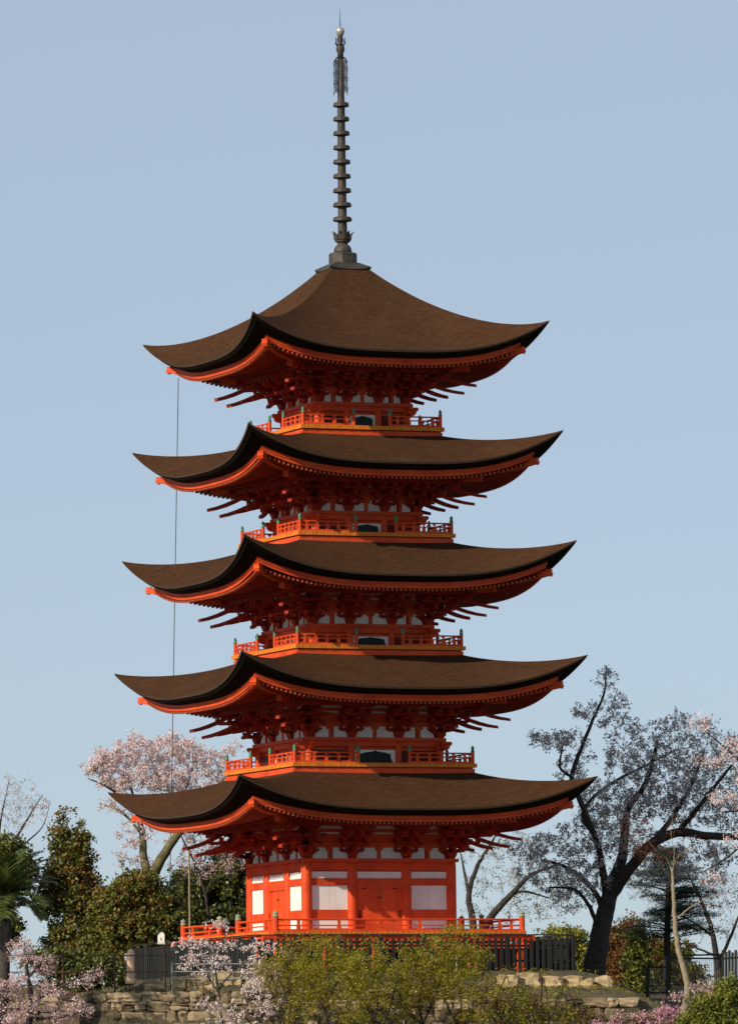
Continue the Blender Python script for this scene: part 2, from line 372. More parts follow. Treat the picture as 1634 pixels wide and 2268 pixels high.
# ---- neck cap on the top roof is part of the spire below
# ---- storeys
def round_pillar(r, z0, z1):
    m = MB().use('red'); m.lathe([(r*.98, z0), (r, z0+.1), (r, z1-.15), (r*.93, z1)], 16); return m
def katomado(W, H):
    half = [(W, 0), (W*.98, H*.12), (W*.90, H*.35), (W*.89, H*.60), (W*.80, H*.78), (W*.62, H*.86), (W*.48, H*.90), (W*.30, H*.93), (W*.12, H*.97), (0, H*1.06)]
    return half+[(-x, z) for x, z in half[-2::-1]]
for i in range(5):
    s = BODY[i]; c = COLS[i]; z0 = 0.0 if i == 0 else LIPZ[i]+.10; zd = DAIZ[i]; pr = .16 if i == 0 else .115
    st = MB().use('red')
    ztop = soff(i, 0, s)+.0
    st.box(-s+.06, s-.06, -s+.06, s-.06, z0-.3, ztop+.1)
    for k in range(4):
        pj = .155 if i == 0 else .12
        # wall plate, wide board, mitred by stopping short on alternate sides
        ext = s+pj+.03 if k % 2 == 0 else s+pj-.03-.055
        st.sbox(k, -ext, ext, s-.1, s+pj+.03, zd-.10, zd)
        # tie beam with carved noses beyond the corners
        bz1 = zd-.102; bz0 = bz1-(.155 if i else .25)
        e2 = s+.10
        st.sbox(k, -e2, e2, s-.08, s+.07+(0 if k % 2 else .004), bz0, bz1)
        if i:
            for sg in (-1, 1):
                poly = [(0, 0), (.30, 0), (.34, -.03), (.33, -.09), (.27, -.13), (.25, -.20), (.18, -.25), (.09, -.27), (0, -.27)]
                st.extr(poly, lambda a, z: sp(k, sg*(s+.04+a), s+.055, bz1+z), lambda a, z: sp(k, sg*(s+.04+a), s-.055, bz1+z))
        if i == 0:
            st.sbox(k, -s, s, s-.07, s+.055, 1.38, 1.585)
            st.sbox(k, -s, s, s-.07, s+.050, .40, .665)
            st.sbox(k, -s, s, s-.07, s+.060, .0, .12)
        else:
            st.sbox(k, -s, s, s-.07, s+.045, z0, z0+.06)
        # bands of the zone between the brackets
        h = zd
        st.sbox(k, -s-.02, s+.02, s-.07, s+.03, h+.335, h+.46)
        st.sbox(k, -s-.02, s+.02, s-.07, s+.05, h+.60, h+.705)
        st.sbox(k, -s-.02, s+.02, s-.07, s+.04, h+.775, h+.86)
        # struts of the lower white panels
        for cu, hw_ in ((0, .055), (-(c+s)/2, .045), ((c+s)/2, .045)):
            st.sbox(k, cu-hw_, cu+hw_, s-.07, s+.035, h+.002, h+.334)
            st.sbox(k, cu-.11, cu+.11, s-.07, s+.055, h+.24, h+.333)
    so_ = st.build('storey', pag, fixn=True)
    # pillars
    pm = round_pillar(pr, z0, zd-.10)
    p0 = pm.build('pillar', so_, smooth=True)
    p0.location = sp(0, -s, s, 0)
    for k in range(4):
        for u in (-s, -c, c):
            if k == 0 and u == -s: continue
            copy(p0, so_, sp(k, u, s, 0))
    # plaster panels
    def plaster(k, u0, u1, za, zb_, dd_=.03, split=False, name='plaster_panel'):
        m = MB().use('white')
        if split:
            mid = (u0+u1)/2
            m.sbox(k, u0, mid-.004, s-.07, s+dd_, za, zb_); m.build(name, so_)
            m = MB().use('white'); m.sbox(k, mid+.004, u1, s-.07, s+dd_, za, zb_)
        else: m.sbox(k, u0, u1, s-.07, s+dd_, za, zb_)
        return m.build(name, so_)
    bays = ((-s+pr*.8, -c-pr*.8), (c+pr*.8, s-pr*.8))
    for k in range(4):
        if i == 0:
            for u0, u1 in bays:
                plaster(k, u0, u1, 1.589, 1.78); plaster(k, u0, u1, .669, 1.376, .025, True); plaster(k, u0, u1, .124, .396, .028)
            plaster(k, -c+pr*.8, c-pr*.8, 1.589, 1.78)
            # double door
            fr = MB().use('red')
            ci = c-pr
            fr.sbox(k, -ci, -ci+.11, s-.07, s+.05, .122, 1.378); fr.sbox(k, ci-.11, ci, s-.07, s+.05, .122, 1.378)
            fr.sbox(k, -ci+.11, ci-.11, s-.07, s+.048, 1.30, 1.378)
            fr.build('door_frame', so_)
            for sg in (-1, 1):
                m = MB().use('red')
                a, b_ = sorted((sg*.006, sg*(ci-.114)))
                m.sbox(k, a, b_, s-.07, s+.020, .124, 1.296)
                m.sbox(k, a, a+.05, s-.0, s+.030, .126, 1.294); m.sbox(k, b_-.05, b_, s-.0, s+.030, .126, 1.294)
                m.use('dark'); m.sbox(k, b_-.16 if sg > 0 else a+.02, b_-.02 if sg > 0 else a+.16, s, s+.036, 1.27, 1.31)
                for zz_ in (.55, 1.0): m.sbox(k, (sg*.045)-.018, (sg*.045)+.018, s, s+.040, zz_, zz_+.05)
                m.build('door', so_)
        else:
            wz0, wz1 = z0+.062, zd-.36
            hw_ = c-pr*.9
            plaster(k, -hw_, hw_, wz0, wz1, .028)
            poly = katomado(hw_*.86, (wz1-wz0)*.90)
            m = MB().use('dark')
            m.extr(poly, lambda u, z: sp(k, u, s+.046, wz0+.002+z), lambda u, z: sp(k, u, s-.02, wz0+.002+z))
            m.use('lattice')
            nb = 11
            for q in range(nb):
                u = -hw_*.74+2*hw_*.74*q/(nb-1)
                hh = (wz1-wz0)*(.80-.18*abs(u/hw_)**2)
                m.sbox(k, u-.009, u+.009, s, s+.058, wz0+.004, wz0+hh)
            m.build('window', so_, fixn=True)
            for u0, u1 in bays:
                m = MB().use('dark'); g = .05
                m.sbox(k, u0+g, u1-g, s-.05, s+.002, wz0+.06, wz1-.02)
                m.use('redshade')
                for q in range(5):
                    zq = wz0+.075+(wz1-wz0-.09)*q/5
                    m.sbox(k, u0+g, u1-g, s-.04, s+.03, zq, zq+.018)
                m.build('slatted_window', so_)
        # plaster between the brackets
        for a, b_ in ((-s+.12, -c-.0), (-c+.0, c-.0), (c+.0, s-.12)):
            mid = (a+b_)/2; wd = (b_-a)/2
            m = MB().use('white')
            for sg in (-1, 1):
                i0 = .06; i1 = wd-.06; i2 = wd-.20 if wd > .4 else wd-.13; i2 = max(i2, .12)
                poly = [(i0, 0), (i1, 0), (i1-.02, .10), (i2+.03, .16), (i2, .32), (i0, .32)]
                m.extr([(sg*p, q) for p, q in poly], lambda u, z: sp(k, mid+u, s+.015, zd+.004+z), lambda u, z: sp(k, mid+u, s-.06, zd+.004+z))
            ww = max(.10, wd-.22)
            m.sbox(k, mid-ww, mid+ww, s-.06, s+.020, zd+.709, zd+.771)
            m.extr([(-ww*.95, .865), (ww*.95, .865), (ww*.55, .99), (-ww*.55, .99)], lambda u, z: sp(k, mid+u, s+.020, zd+z), lambda u, z: sp(k, mid+u, s-.06, zd+z))
            m.build('bracket_infill', so_, fixn=True)

# ---- bracket sets
def small_block(m, fn, o_, l_, z, w_=.075, h_=.085):
    a = w_*.68
    m.hexa([fn(o_-a, l_-a, z), fn(o_+a, l_-a, z), fn(o_+a, l_+a, z), fn(o_-a, l_+a, z),
            fn(o_-w_, l_-w_, z+h_), fn(o_+w_, l_-w_, z+h_), fn(o_+w_, l_+w_, z+h_), fn(o_-w_, l_+w_, z+h_)])
def arm(m, fn, o0, o1, l0, l1, z, h_=.095):     # bar in the bracket frame
    m.hexa([fn(o0, l0, z), fn(o1, l0, z), fn(o1, l1, z), fn(o0, l1, z), fn(o0, l0, z+h_), fn(o1, l0, z+h_), fn(o1, l1, z+h_), fn(o0, l1, z+h_)])
def boat(m, fn, o_, L, z, hw_=.045, h_=.10):    # lateral arm with upturned ends
    poly = [(-L, h_), (-L, h_*.55), (-L*.78, .0), (L*.78, .0), (L, h_*.55), (L, h_)]
    m.extr([(a, b) for a, b in poly], lambda a, b: fn(o_-hw_, a, z+b), lambda a, b: fn(o_+hw_, a, z+b))
def obeak(m, fn, o1, z, hw_=.045, h_=.10):
    poly = [(-.1, h_), (-.1, 0), (o1-.10, 0), (o1, h_*.6), (o1, h_)]
    m.extr(poly, lambda a, b: fn(a, -hw_, z+b), lambda a, b: fn(a, hw_, z+b))
def tail(m, fn, o_tip, z_tip, o_in, hw_=.055, h_=.115, sl=.36):
    n = 7; P = []
    for q in range(n):
        t = q/(n-1); o_ = o_tip+(o_in-o_tip)*t
        zc = z_tip+sl*(o_tip-o_)*(.35+.75*t)+.02*0
        hh = h_*(.72+.28*min(1, t*2.5))
        P.append((o_, zc, hh))
    for (a, za, ha), (b, zb_, hb) in zip(P[:-1], P[1:]):
        m.hexa([fn(b, -hw_, zb_-hb/2), fn(a, -hw_, za-ha/2), fn(a, hw_, za-ha/2), fn(b, hw_, zb_-hb/2),
                fn(b, -hw_, zb_+hb/2), fn(a, -hw_, za+ha/2), fn(a, hw_, za+ha/2), fn(b, hw_, zb_+hb/2)])
for i in range(5):
    s = BODY[i]; c = COLS[i]; zd = DAIZ[i]
    gap_ = min(s-c, 2*c)
    La = min(.40, gap_*.40)
    F = lambda o_, l_, z: (l_, -o_, z)            # outward -Y
    def plain():
        m = MB().use('redshade')
        m.hexa([F(-.10, -.10, 0), F(.10, -.10, 0), F(.10, .10, 0), F(-.10, .10, 0)][::1] + [F(-.10, -.10, .02), F(.10, -.10, .02), F(.10, .10, .02), F(-.10, .10, .02)])
        small_block(m, F, 0, 0, .02, .165, .16)
        for t in range(3):
            z = .18+.215*t
            obeak(m, F, .31*(t+1)+.06, z)
            for q in range(t+1): boat(m, F, .31*q, La*(1 if q == t else .9), z+.002)
            for q in range(t+2):
                for l_ in (-La+.075, 0, La-.075):
                    if q == t+1 and l_ != 0 and t < 2: continue
                    small_block(m, F, .31*q, l_, z+.10, .068, .09)
        boat(m, F, .93, La, .18+.215*3+.002)
        return m
    base = plain().build('bracket_set', pag, fixn=True)
    tm = MB().use('redshade'); tail(tm, F, 1.33, MIDZ[i]-1.03-zd, .1); tobj = tm.build('tail_rafter', base, fixn=True)
    first = True
    for k in range(4):
        for u in (-c, c):
            L_ = sp(k, u, s, zd)
            if first: base.location = L_; base.rotation_euler = (0, 0, 0); first = False; continue
            b2 = copy(base, pag, L_, k*PI/2); copy(tobj, b2)
    # corner set, built at the (+x,-y) corner of side 0
    m = plain()
    G = lambda o_, l_, z: (o_, l_, z)             # outward +X
    for t in range(3):
        z = .18+.215*t
        obeak(m, G, .31*(t+1)+.06, z+.001)
        for q in range(t+1): boat(m, G, .31*q, La*(1 if q == t else .9), z+.004)
        for q in range(1, t+2): small_block(m, G, .31*q, 0, z+.101, .068, .09)
    q2 = 1/SQ
    Dg = lambda o_, l_, z: ((o_+l_)*q2, (-o_+l_)*q2, z)
    for t in range(3):
        z = .18+.215*t
        obeak(m, Dg, .44*(t+1)+.06, z+.003, .055)
        small_block(m, Dg, .44*(t+1), 0, z+.103, .08, .09)
        # arms running out along both walls past the corner
        boat(m, lambda o_, l_, z_: (o_*0+.31*(t+1)*1.0+o_, -.31*(t+1)+l_, z_), 0, La*.8, z+.217)
    cobj = m.build('bracket_set', pag, fixn=True)
    tails = []
    zr = MIDZ[i]-zd
    rc0 = s*SQ
    for (fn, tip, zt_, inn) in ((Dg, (4.22, 0)[0]-1.98+(.02*0), zr-.83, .4), (Dg, 3.83-1.98, zr-1.035, .1), (F, 1.33, zr-1.03, .1), (G, 1.33, zr-1.03, .1)):
        tm = MB().use('redshade'); tail(tm, fn, tip, zt_, inn, .06); tails.append(tm.build('tail_rafter', cobj, fixn=True))
    cobj.location = sp(0, s, s, zd)
    for k in range(1, 4):
        b2 = copy(cobj, pag, sp(k, s, s, zd), k*PI/2)
        for t_ in tails: copy(t_, b2)

# ---- balconies
def finial_mesh(r, h, mname='verdi'):
    m = MB().use(mname)
    m.lathe([(r*1.06, 0), (r*1.06, h*.30), (r*.78, h*.34), (r*.72, h*.42), (r*1.0, h*.52), (r*1.02, h*.62), (r*.7, h*.78), (r*.28, h*.90), (r*.05, h)], 10)
    return m
def railing(m, k, u0, u1, d, z, h, rail=.018, struts=None, matname='red'):
    m.use(matname)
    m.sbox(k, u0, u1, d-.035, d+.035, z, z+h*.20)
    m.sbox(k, u0, u1, d-.022, d+.022, z+h*.56, z+h*.56+.032)
    m.tube([sp(k, u0, d, z+h), sp(k, u1, d, z+h)], rail*1.25, 8)
    n = struts or max(1, int((u1-u0)/.33))
    for q in range(n):
        u = u0+(u1-u0)*(q+.5)/n
        m.sbox(k, u-.045, u+.045, d-.026, d+.026, z+h*.20, z+h*.56)
        m.sbox(k, u-.02, u+.02, d-.015, d+.015, z+h*.56+.03, z+h-.01)
        m.sbox(k, u-.05, u+.05, d-.02, d+.02, z+h-.05, z+h-.012)
for i in range(1, 5):
    b = BALR[i]; zl = LIPZ[i]; s = BODY[i]
    bb = MB().use('red')
    bb.box(-b+.055, b-.055, -b+.055, b-.055, zl-.19, zl-.035)
    bb.use('redshade'); bb.box(-b+.10, b-.10, -b+.10, b-.10, zl-.035, zl+.03)
    bb.use('yellow')
    nbd = int(2*b/.115)
    for k in range(4):
        lim = b if k % 2 == 0 else b-.36
        nn = int(2*lim/.115)
        for q in range(nn):
            a = -lim+2*lim*q/nn
            bb.sbox(k, a+.004, a+2*lim/nn-.004, b-.36+.002, b-.005*((q*7+k) % 3), zl, zl+.115)
    # the inner deck
    bb.use('redshade'); bb.box(-b+.37, b-.37, -b+.37, b-.37, zl+.0, zl+.11)
    bo = bb.build('balcony', pag)
    zr = zl+.115; h = .30; dR = b-.10; g = COLS[i]+.07
    for k in range(4):
        for (u0, u1) in ((-dR, -g), (g, dR)):
            m = MB(); railing(m, k, u0+.05, u1-.05, dR, zr, h); m.build('railing', bo)
    pm = MB().use('red'); pm.lathe([(.052, 0), (.052, .34)], 10)
    p0 = pm.build('railing_post', bo); f0 = finial_mesh(.05, .20).build('finial', bo, smooth=True)
    fst = True
    for k in range(4):
        for u in (-dR, -g, g):
            L_ = sp(k, u, dR, zr); Lf = sp(k, u, dR, zr+.34)
            if fst: p0.location = L_; f0.location = Lf; fst = False
            else: copy(p0, bo, L_); copy(f0, bo, Lf)

# ---- ground veranda on stilts
V = 3.95
vb = MB().use('red')
vb.box(-V+.36, V-.36, -V+.36, V-.36, -.10, -.004)
for k in range(4):
    lim = V if k % 2 == 0 else V-.36
    nn = int(2*lim/.16)
    for q in range(nn):
        a = -lim+2*lim*q/nn
        vb.use('red'); vb.sbox(k, a+.004, a+2*lim/nn-.004, V-.355, V-.002*((q*5+k) % 3), -.10, .0)
        vb.use('yellow'); vb.sbox(k, a+.014, a+2*lim/nn-.014, V+.000, V+.008, -.09, -.012)
    vb.use('red')
    e2 = V+.30 if k % 2 == 0 else V-.20
    vb.sbox(k, -e2, e2, V-.20, V-.08, -.30, -.104)
    e3 = V+.42 if k % 2 else V-.25
    vb.sbox(k, -e3, e3, V-.22, V-.10, -.52, -.36)
vo = vb.build('veranda', pag)
sm = MB().use('red'); sm.box(-.075, .075, -.075, .075, -1.22, -.102); s0 = sm.build('stilt', vo)
fst = True
for k in range(4):
    for q in range(5):
        u = -V+.15+(2*V-.30)*q/5
        L_ = sp(k, u, V-.15, 0)
        if fst: s0.location = L_; fst = False
        else: copy(s0, vo, L_)
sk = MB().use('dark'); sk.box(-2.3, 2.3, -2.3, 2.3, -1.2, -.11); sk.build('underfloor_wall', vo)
pm = MB().use('red'); pm.lathe([(.085, 0), (.085, .40)], 12); p0 = pm.build('railing_post', vo, smooth=False)
f0 = finial_mesh(.085, .20, 'verdipale').build('finial', vo, smooth=True)
fst = True
dR = V-.10; hR = .33
for k in range(4):
    gaps = [] if k in (0, 2) else [-.78, .78]
    for u in [-dR]+gaps:
        L_ = sp(k, u, dR, 0); Lf = sp(k, u, dR, .40)
        if fst: p0.location = L_; f0.location = Lf; fst = False
        else: copy(p0, vo, L_); copy(f0, vo, Lf)
    segs = [(-dR, dR)] if not gaps else [(-dR, -.78), (.78, dR)]
    for u0, u1 in segs:
        m = MB().use('red'); u0 += .08; u1 -= .08
        m.tube([sp(k, u0, dR, hR), sp(k, u1, dR, hR)], .028, 8)
        m.sbox(k, u0, u1, dR-.025, dR+.025, .14, .178)
        m.sbox(k, u0, u1, dR-.04, dR+.04, 0, .055)
        n = max(2, round((u1-u0)/1.3))
        for q in range(n):
            u = u0+(u1-u0)*(q+.5)/n
            m.sbox(k, u-.06, u+.06, dR-.03, dR+.03, .055, .14); m.sbox(k, u-.045, u+.045, dR-.022, dR+.022, .178, hR-.02)
        m.build('railing', vo)
stp = MB().use('redshade')
for q in range(5): stp.sbox(3, -.7, .7, V+.02+.16*q, V+.18+.16*q, -.22*(q+1)-.05, -.22*(q+1)+.02)
for sg in (-1, 1): stp.extr([(V+.01, -.05), (V+.86, -1.20), (V+.70, -1.22), (V+.01, -.35)], lambda d, z: sp(3, sg*.70, d, z), lambda d, z: sp(3, sg*.76, d, z))
stp.build('stairs', vo, fixn=True)

# ---- spire
spm = MB().use('bronze')
spm.lathe([(.17, 20.3), (.145, 20.6), (.135, 21.2), (.12, 23), (.115, 24.6), (.10, 25.1), (.085, 26.15)], 20)
spr = spm.build('spire', pag, smooth=True)
cm = MB().use('bronze')
def sq(mb, rows):    # square lofted rows (half, z)
    for (a, z), (b, z1) in zip(rows[:-1], rows[1:]): mb.taper(0, 0, z, z1, a, b)
sq(cm, [(.60, 19.50), (.66, 19.60)])
cap = MB().use('bronze')
T_ = [(-1, 0), (-.6, -.045), (0, -.06), (.6, -.045), (1, 0)]
for k in range(4):
    rowA = [sp(k, t*.64, .60, 19.74+dz) for t, dz in T_]; rowB = [sp(k, t*.60, .60, 19.60) for t, dz in T_]
    rowC = [sp(k, t*.66, .64, 19.81+dz*1.3) for t, dz in T_]; rowD = [sp(k, t*.36, .36, 19.96) for t, dz in T_]
    rr = [rowB, rowA, rowC, rowD]
    b = len(cap.v)
    for r in rr: cap.v += r
    for a in range(3):
        for j in range(4): cap.f.append((b+a*5+j, b+a*5+j+1, b+(a+1)*5+j+1, b+(a+1)*5+j)); cap.m.append(0)
cap.build('roof_cap', spr)
bx = MB().use('bronze'); R8 = .50
bx.lathe([(R8*.9, 19.90), (R8*.9, 20.23), (R8*.84, 20.27), (.2, 20.30)], 8)
# chamfered corners
bx.v = [(x*(.93), y*(.93), z) for x, y, z in bx.v]
bx.build('square_base', spr)
bw = MB().use('bronze'); bw.lathe([(.27, 20.27), (.27, 20.33), (.25, 20.42), (.20, 20.50), (.15, 20.53), (.15, 20.56), (.20, 20.60), (.24, 20.63)], 20)
bw.build('inverted_bowl', spr, smooth=True)
lt = MB().use('bronze')
for q in range(8):
    a = 2*PI*(q+.3)/8; ca, sa = math.cos(a), math.sin(a); o_ = Vector((ca, sa, 0)); t_ = Vector((-sa, ca, 0))
    pr_ = [(.20, 20.60, .075), (.25, 20.68, .085), (.265, 20.78, .075), (.29, 20.85, .05), (.37, 20.91, .008)]
    for (r0, z0_, w0), (r1, z1_, w1) in zip(pr_[:-1], pr_[1:]):
        pts = []
        for rr_, zz_, ww_, th in ((r0, z0_, w0, 0), (r1, z1_, w1, 0)):
            pts.append([o_*rr_-t_*ww_+Vector((0, 0, zz_)), o_*rr_+t_*ww_+Vector((0, 0, zz_)), o_*(rr_-.02)+t_*ww_+Vector((0, 0, zz_)), o_*(rr_-.02)-t_*ww_+Vector((0, 0, zz_))])
        lt.hexa(pts[0]+pts[1])
lt.build('lotus_flower', spr, fixn=True)
zr_ = np.linspace(21.28, 24.72, 9)
r0_ = None
for q, z in enumerate(zr_):
    R_ = .285-.006*q
    if r0_ is None:
        m = MB().use('bronze'); m.lathe([(.13, -.055), (R_-.03, -.055), (R_, -.045), (R_*.97, .03), (R_*.92, .06), (R_*.80, .075), (.13, .075)], 20)
        r0_ = m.build('ring', spr, loc=(0, 0, z)); ob = r0_
    else: ob = copy(r0_, spr, (0, 0, z))
    ob.scale = (R_/.285, R_/.285, 1)
# water flame: four filigree wings
for q in range(4):
    m = MB().use('bronze'); a = PI/4+q*PI/2-.35; o_ = Vector((math.cos(a), math.sin(a), 0))
    rr_ = random.Random(q)
    top, bot = 26.08, 25.10
    for r in (.135, .20, .275):
        pts = [o_*(r+.012*math.sin(j*1.7+q))+Vector((0, 0, (top-.06*(r > .25))+(bot-top+.0)*j/12)) for j in range(13)]
        m.tube(pts, .011, 4)
    for j in range(17):
        z = bot+.05+(top-bot-.10)*j/16; u = j % 2
        m.tube([o_*(.13)+Vector((0, 0, z+.03*u)), o_*.20+Vector((0, 0, z-.03*u+.02)), o_*.27+Vector((0, 0, z+.03*u))], .008, 4)
    m.tube([o_*.09+Vector((0, 0, top+.10)), o_*.20+Vector((0, 0, top+.03)), o_*.275+Vector((0, 0, top-.08))], .013, 4)
    m.build('water_flame', spr)
jm = MB().use('bronze')
jm.lathe([(.09, 26.1), (.09, 26.28), (.125, 26.36), (.13, 26.44), (.09, 26.52), (.075, 26.56), (.09, 26.70), (.08, 26.78)], 16)
for q in range(6):
    a = 2*PI*q/6+.25; o_ = Vector((math.cos(a), math.sin(a), 0))
    jm.tube([o_*.10+Vector((0, 0, 26.50)), o_*.155+Vector((0, 0, 26.58)), o_*.135+Vector((0, 0, 26.68)), o_*.17+Vector((0, 0, 26.76))], [.022, .02, .014, .004], 5)
jm.build('lower_jewel', spr, smooth=True)
jm = MB().use('bronzelight'); jm.lathe([(.07, 26.78), (.11, 26.86), (.135, 26.93), (.13, 26.99), (.08, 27.05), (.02, 27.08)], 16); jm.build('jewel', spr, smooth=True)
jm = MB().use('bronze'); jm.tube([(0, 0, 27.05), (0, 0, 27.3), (0, 0, 27.62)], [.016, .010, .005], 6); jm.build('lightning_rod', spr)

# ---- lightning wire from the top roof to the ground behind
Ri = pag.matrix_world
w0 = at(395, 838, 2.2); w1 = at(376, 1990, 13.0)
wm = MB().use('wire'); wm.tube([w0+(w1-w0)*t+Vector((0, 0, -.5*math.sin(PI*t)*0)) for t in np.linspace(0, 1, 6)], .013, 5)
tag(wm.build('wire'), 'thin grey wire hanging from the left corner of the top roof', 'wire')

# ============================================================ TERRAIN
ROT = math.radians(21.5)
def sstep(a, b, x):
    t = min(1, max(0, (x-a)/(b-a))); return t*t*(3-2*t)
def ground_z(x, y):
    lx = x*math.cos(ROT)+y*math.sin(ROT); ly = -x*math.sin(ROT)+y*math.cos(ROT)
    d = max(abs(lx), abs(ly))
    z = -1.22
    if y < 3: z -= .62*sstep(5.3, 6.6, d)
    else: z -= .62*sstep(5.3, 6.6, d)*(1-sstep(3, 6, y))
    z -= .9*sstep(7.2, 10, x)*(1-sstep(12, 20, y))
    # drop in front of the retaining wall
    f = sstep(-8.6, -9.2, y)
    z = z*(1-f)+(-3.6)*f if f > 0 else z
    if y < -9: z = -3.6-(4.2)*sstep(-9, -45, y)
    r = max(abs(x)/1.0, y)
    z2 = -7.8
    g = sstep(26, 70, max(abs(x), y if y > 0 else 0))
    z = z*(1-g)+z2*g
    return z
xs = sorted(set(list(np.arange(-30, 30.1, .5))+[-6000, -2500, -900, -300, -120, -80, -60, -50, -42, -36, 36, 42, 50, 60, 80, 120, 300, 900, 2500, 6000]))
ys = sorted(set(list(np.arange(-14, 30.1, .4))+[-1500, -600, -300, -220, -150, -100, -70, -50, -45, -40, -36, -32, -28, -24, -20, -17, -15, 34, 38, 44, 50, 60, 70, 90, 150, 400, 1200, 6000]))
vs = [(x, y, ground_z(x, y)+(random.uniform(-.04, .04) if abs(x) < 29 and abs(y) < 13 else 0)) for y in ys for x in xs]
nx = len(xs)
fs = [(j*nx+i, j*nx+i+1, (j+1)*nx+i+1, (j+1)*nx+i) for j in range(len(ys)-1) for i in range(nx-1)]
me = bpy.data.meshes.new('ground'); me.from_pydata(vs, [], fs); me.materials.append(MAT['ground'])
go = bpy.data.objects.new('ground', me); COL.objects.link(go); go['kind'] = 'structure'

# ============================================================ STONES
def stone(m, c, sx, sy, sz, rng, nx_=5, nz_=4):
    """rounded irregular block, front face towards -Y"""
    import itertools
    g = 4
    ph = [rng.uniform(0, 6.28) for _ in range(6)]; ex = rng.uniform(6, 12)
    tw = rng.uniform(-.10, .10); tpx = rng.uniform(-.18, .18)
    def proj_(u, v, w_):
        n_ = (abs(u)**ex+abs(v)**ex+abs(w_)**ex)**(1/ex)
        u, v, w_ = u/n_, v/n_, w_/n_
        k = 1+.07*math.sin(3*u+ph[0])+.06*math.sin(4*w_+ph[1])+.04*math.sin(5*v+ph[2])
        hsh = lambda a: .075*(math.sin(127.1*round(u, 2)+311.7*round(v, 2)+74.7*round(w_, 2)+a+ph[0]*9) )
        u += hsh(0); v += hsh(2)*1.6; w_ += hsh(4)
        x = u*k*(1+tpx*w_)*sx/2; z = (w_*k+tw*u)*sz/2; y = v*k*sy/2
        return (c[0]+x, c[1]+y, c[2]+z)
    faces = []
    for ax in range(3):
        for sg in (-1, 1):
            bb_ = len(m.v)
            for a in range(g+1):
                for q in range(g+1):
                    p = [0, 0, 0]; p[ax] = sg; p[(ax+1) % 3] = -1+2*a/g; p[(ax+2) % 3] = -1+2*q/g
                    m.v.append(proj_(*p))
            for a in range(g):
                for q in range(g):
                    i0 = bb_+a*(g+1)+q
                    f = (i0, i0+g+1, i0+g+2, i0+1)
                    m.f.append(f if sg > 0 else f[::-1]); m.m.append(m.cur)
rg = random.Random(5)
def stone_wall(x0, x1, ytop, ztop, zbot, m, ch=.34):
    z = ztop; row = 0
    while z > zbot:
        h = ch*rg.uniform(.8, 1.15) if row else ch*.8
        x = x0-rg.uniform(0, .4)
        while x < x1:
            w_ = rg.uniform(.28, .72)
            hh = h*rg.uniform(.86, 1.06)
            if rg.random() < .13:      # two small stones on each other
                for q in (0, 1): stone(m, (x+w_/2, ytop+(ztop-z)*-.12+rg.uniform(-.04, .04), z-h*(.25+.5*q)), w_*1.02, .5, h*.53, rg)
            else: stone(m, (x+w_/2, ytop-(ztop-z)*.12+rg.uniform(-.05, .05), z-h/2), w_*1.03, .5, hh*1.05, rg)
            x += w_*.985
        z -= h*.97; row += 1
wl = thing('retaining_wall', 'old dry stone retaining wall of rough grey brown blocks below the pagoda', 'stone wall', (0, -8.6, -3.6))
m = MB().use('stone'); stone_wall(-14, 2.4, 0, -1.80+3.6, -3.7+3.6, m); stone_wall(2.5, 8.0, -.15, -2.12+3.6, -3.7+3.6, m)
o = m.build('stone_facing', wl); merge(o, .002)
m = MB().use('gap'); m.hexa([(-14.2, -.22+.2, 0-.4), (8, -.02, -.4), (8, 1, -.4), (-14.2, 1, -.4), (-14.2, .14, 1.42), (8, .14, 1.42), (8, 1, 1.42), (-14.2, 1, 1.42)]); m.build('earth_backing', wl)
# boulders edging the terrace
bl = 'boulders edging the terrace'
spec = [ # px, py(centre), Y, w, h
    (350, 2186, -7.2, .75, .30, 'long low sunlit sandstone boulder leftmost above the stone wall beside the marker post'),
    (396, 2181, -7.2, .42, .40, 'squarish sunlit boulder behind the grey pipe rail at its left end'),
    (440, 2178, -7.3, .50, .48, 'tall pale boulder below the small white blossom tree, left of its trunk'),
    (470, 2188, -7.5, .46, .30, 'small low boulder at the foot of the white blossom tree'),
    (497, 2176, -7.3, .62, .55, 'largest rounded yellow boulder behind the white blossom tree trunk'),
    (524, 2182, -7.4, .28, .46, 'narrow upright pale boulder right of the white blossom tree trunk'),
    (556, 2184, -7.4, .32, .36, 'small tilted boulder half hidden by pink blossom right of the blossom tree'),
    (1125, 2176, -6.6, .60, .40, 'pale boulder under the veranda corner, leftmost on the right terrace'),
    (1170, 2174, -6.3, .66, .42, 'long sunlit boulder below the right veranda post'),
    (1222, 2178, -6.2, .62, .34, 'flat yellow boulder in front of the right end of the black fence'),
    (1268, 2176, -6.0, .55, .32, 'flat sunlit boulder just right of the black fence end'),
    (1300, 2188, -6.4, .36, .46, 'upright pale boulder in front of the dark cherry trunk'),
    (1335, 2178, -6.0, .56, .40, 'wide pale boulder at the right end of the terrace edge'),
    (1292, 2206, -7.6, .62, .26, 'low slab like boulder lying below the dark cherry trunk'),
    (1215, 2208, -7.8, .6, .32, 'dull mossy boulder low on the bank right of the maple bushes'),
]
for (px, py, Y, w_, h_, lab) in spec:
    p = at(px, py, Y); m = MB().use('stonelit'); stone(m, (0, 0, h_*.5), w_, .55, h_, rg)
    o = m.build('boulder', None, loc=(p.x, p.y, p.z-h_/2)); merge(o, .002)
    tag(o, lab, 'boulder', bl)

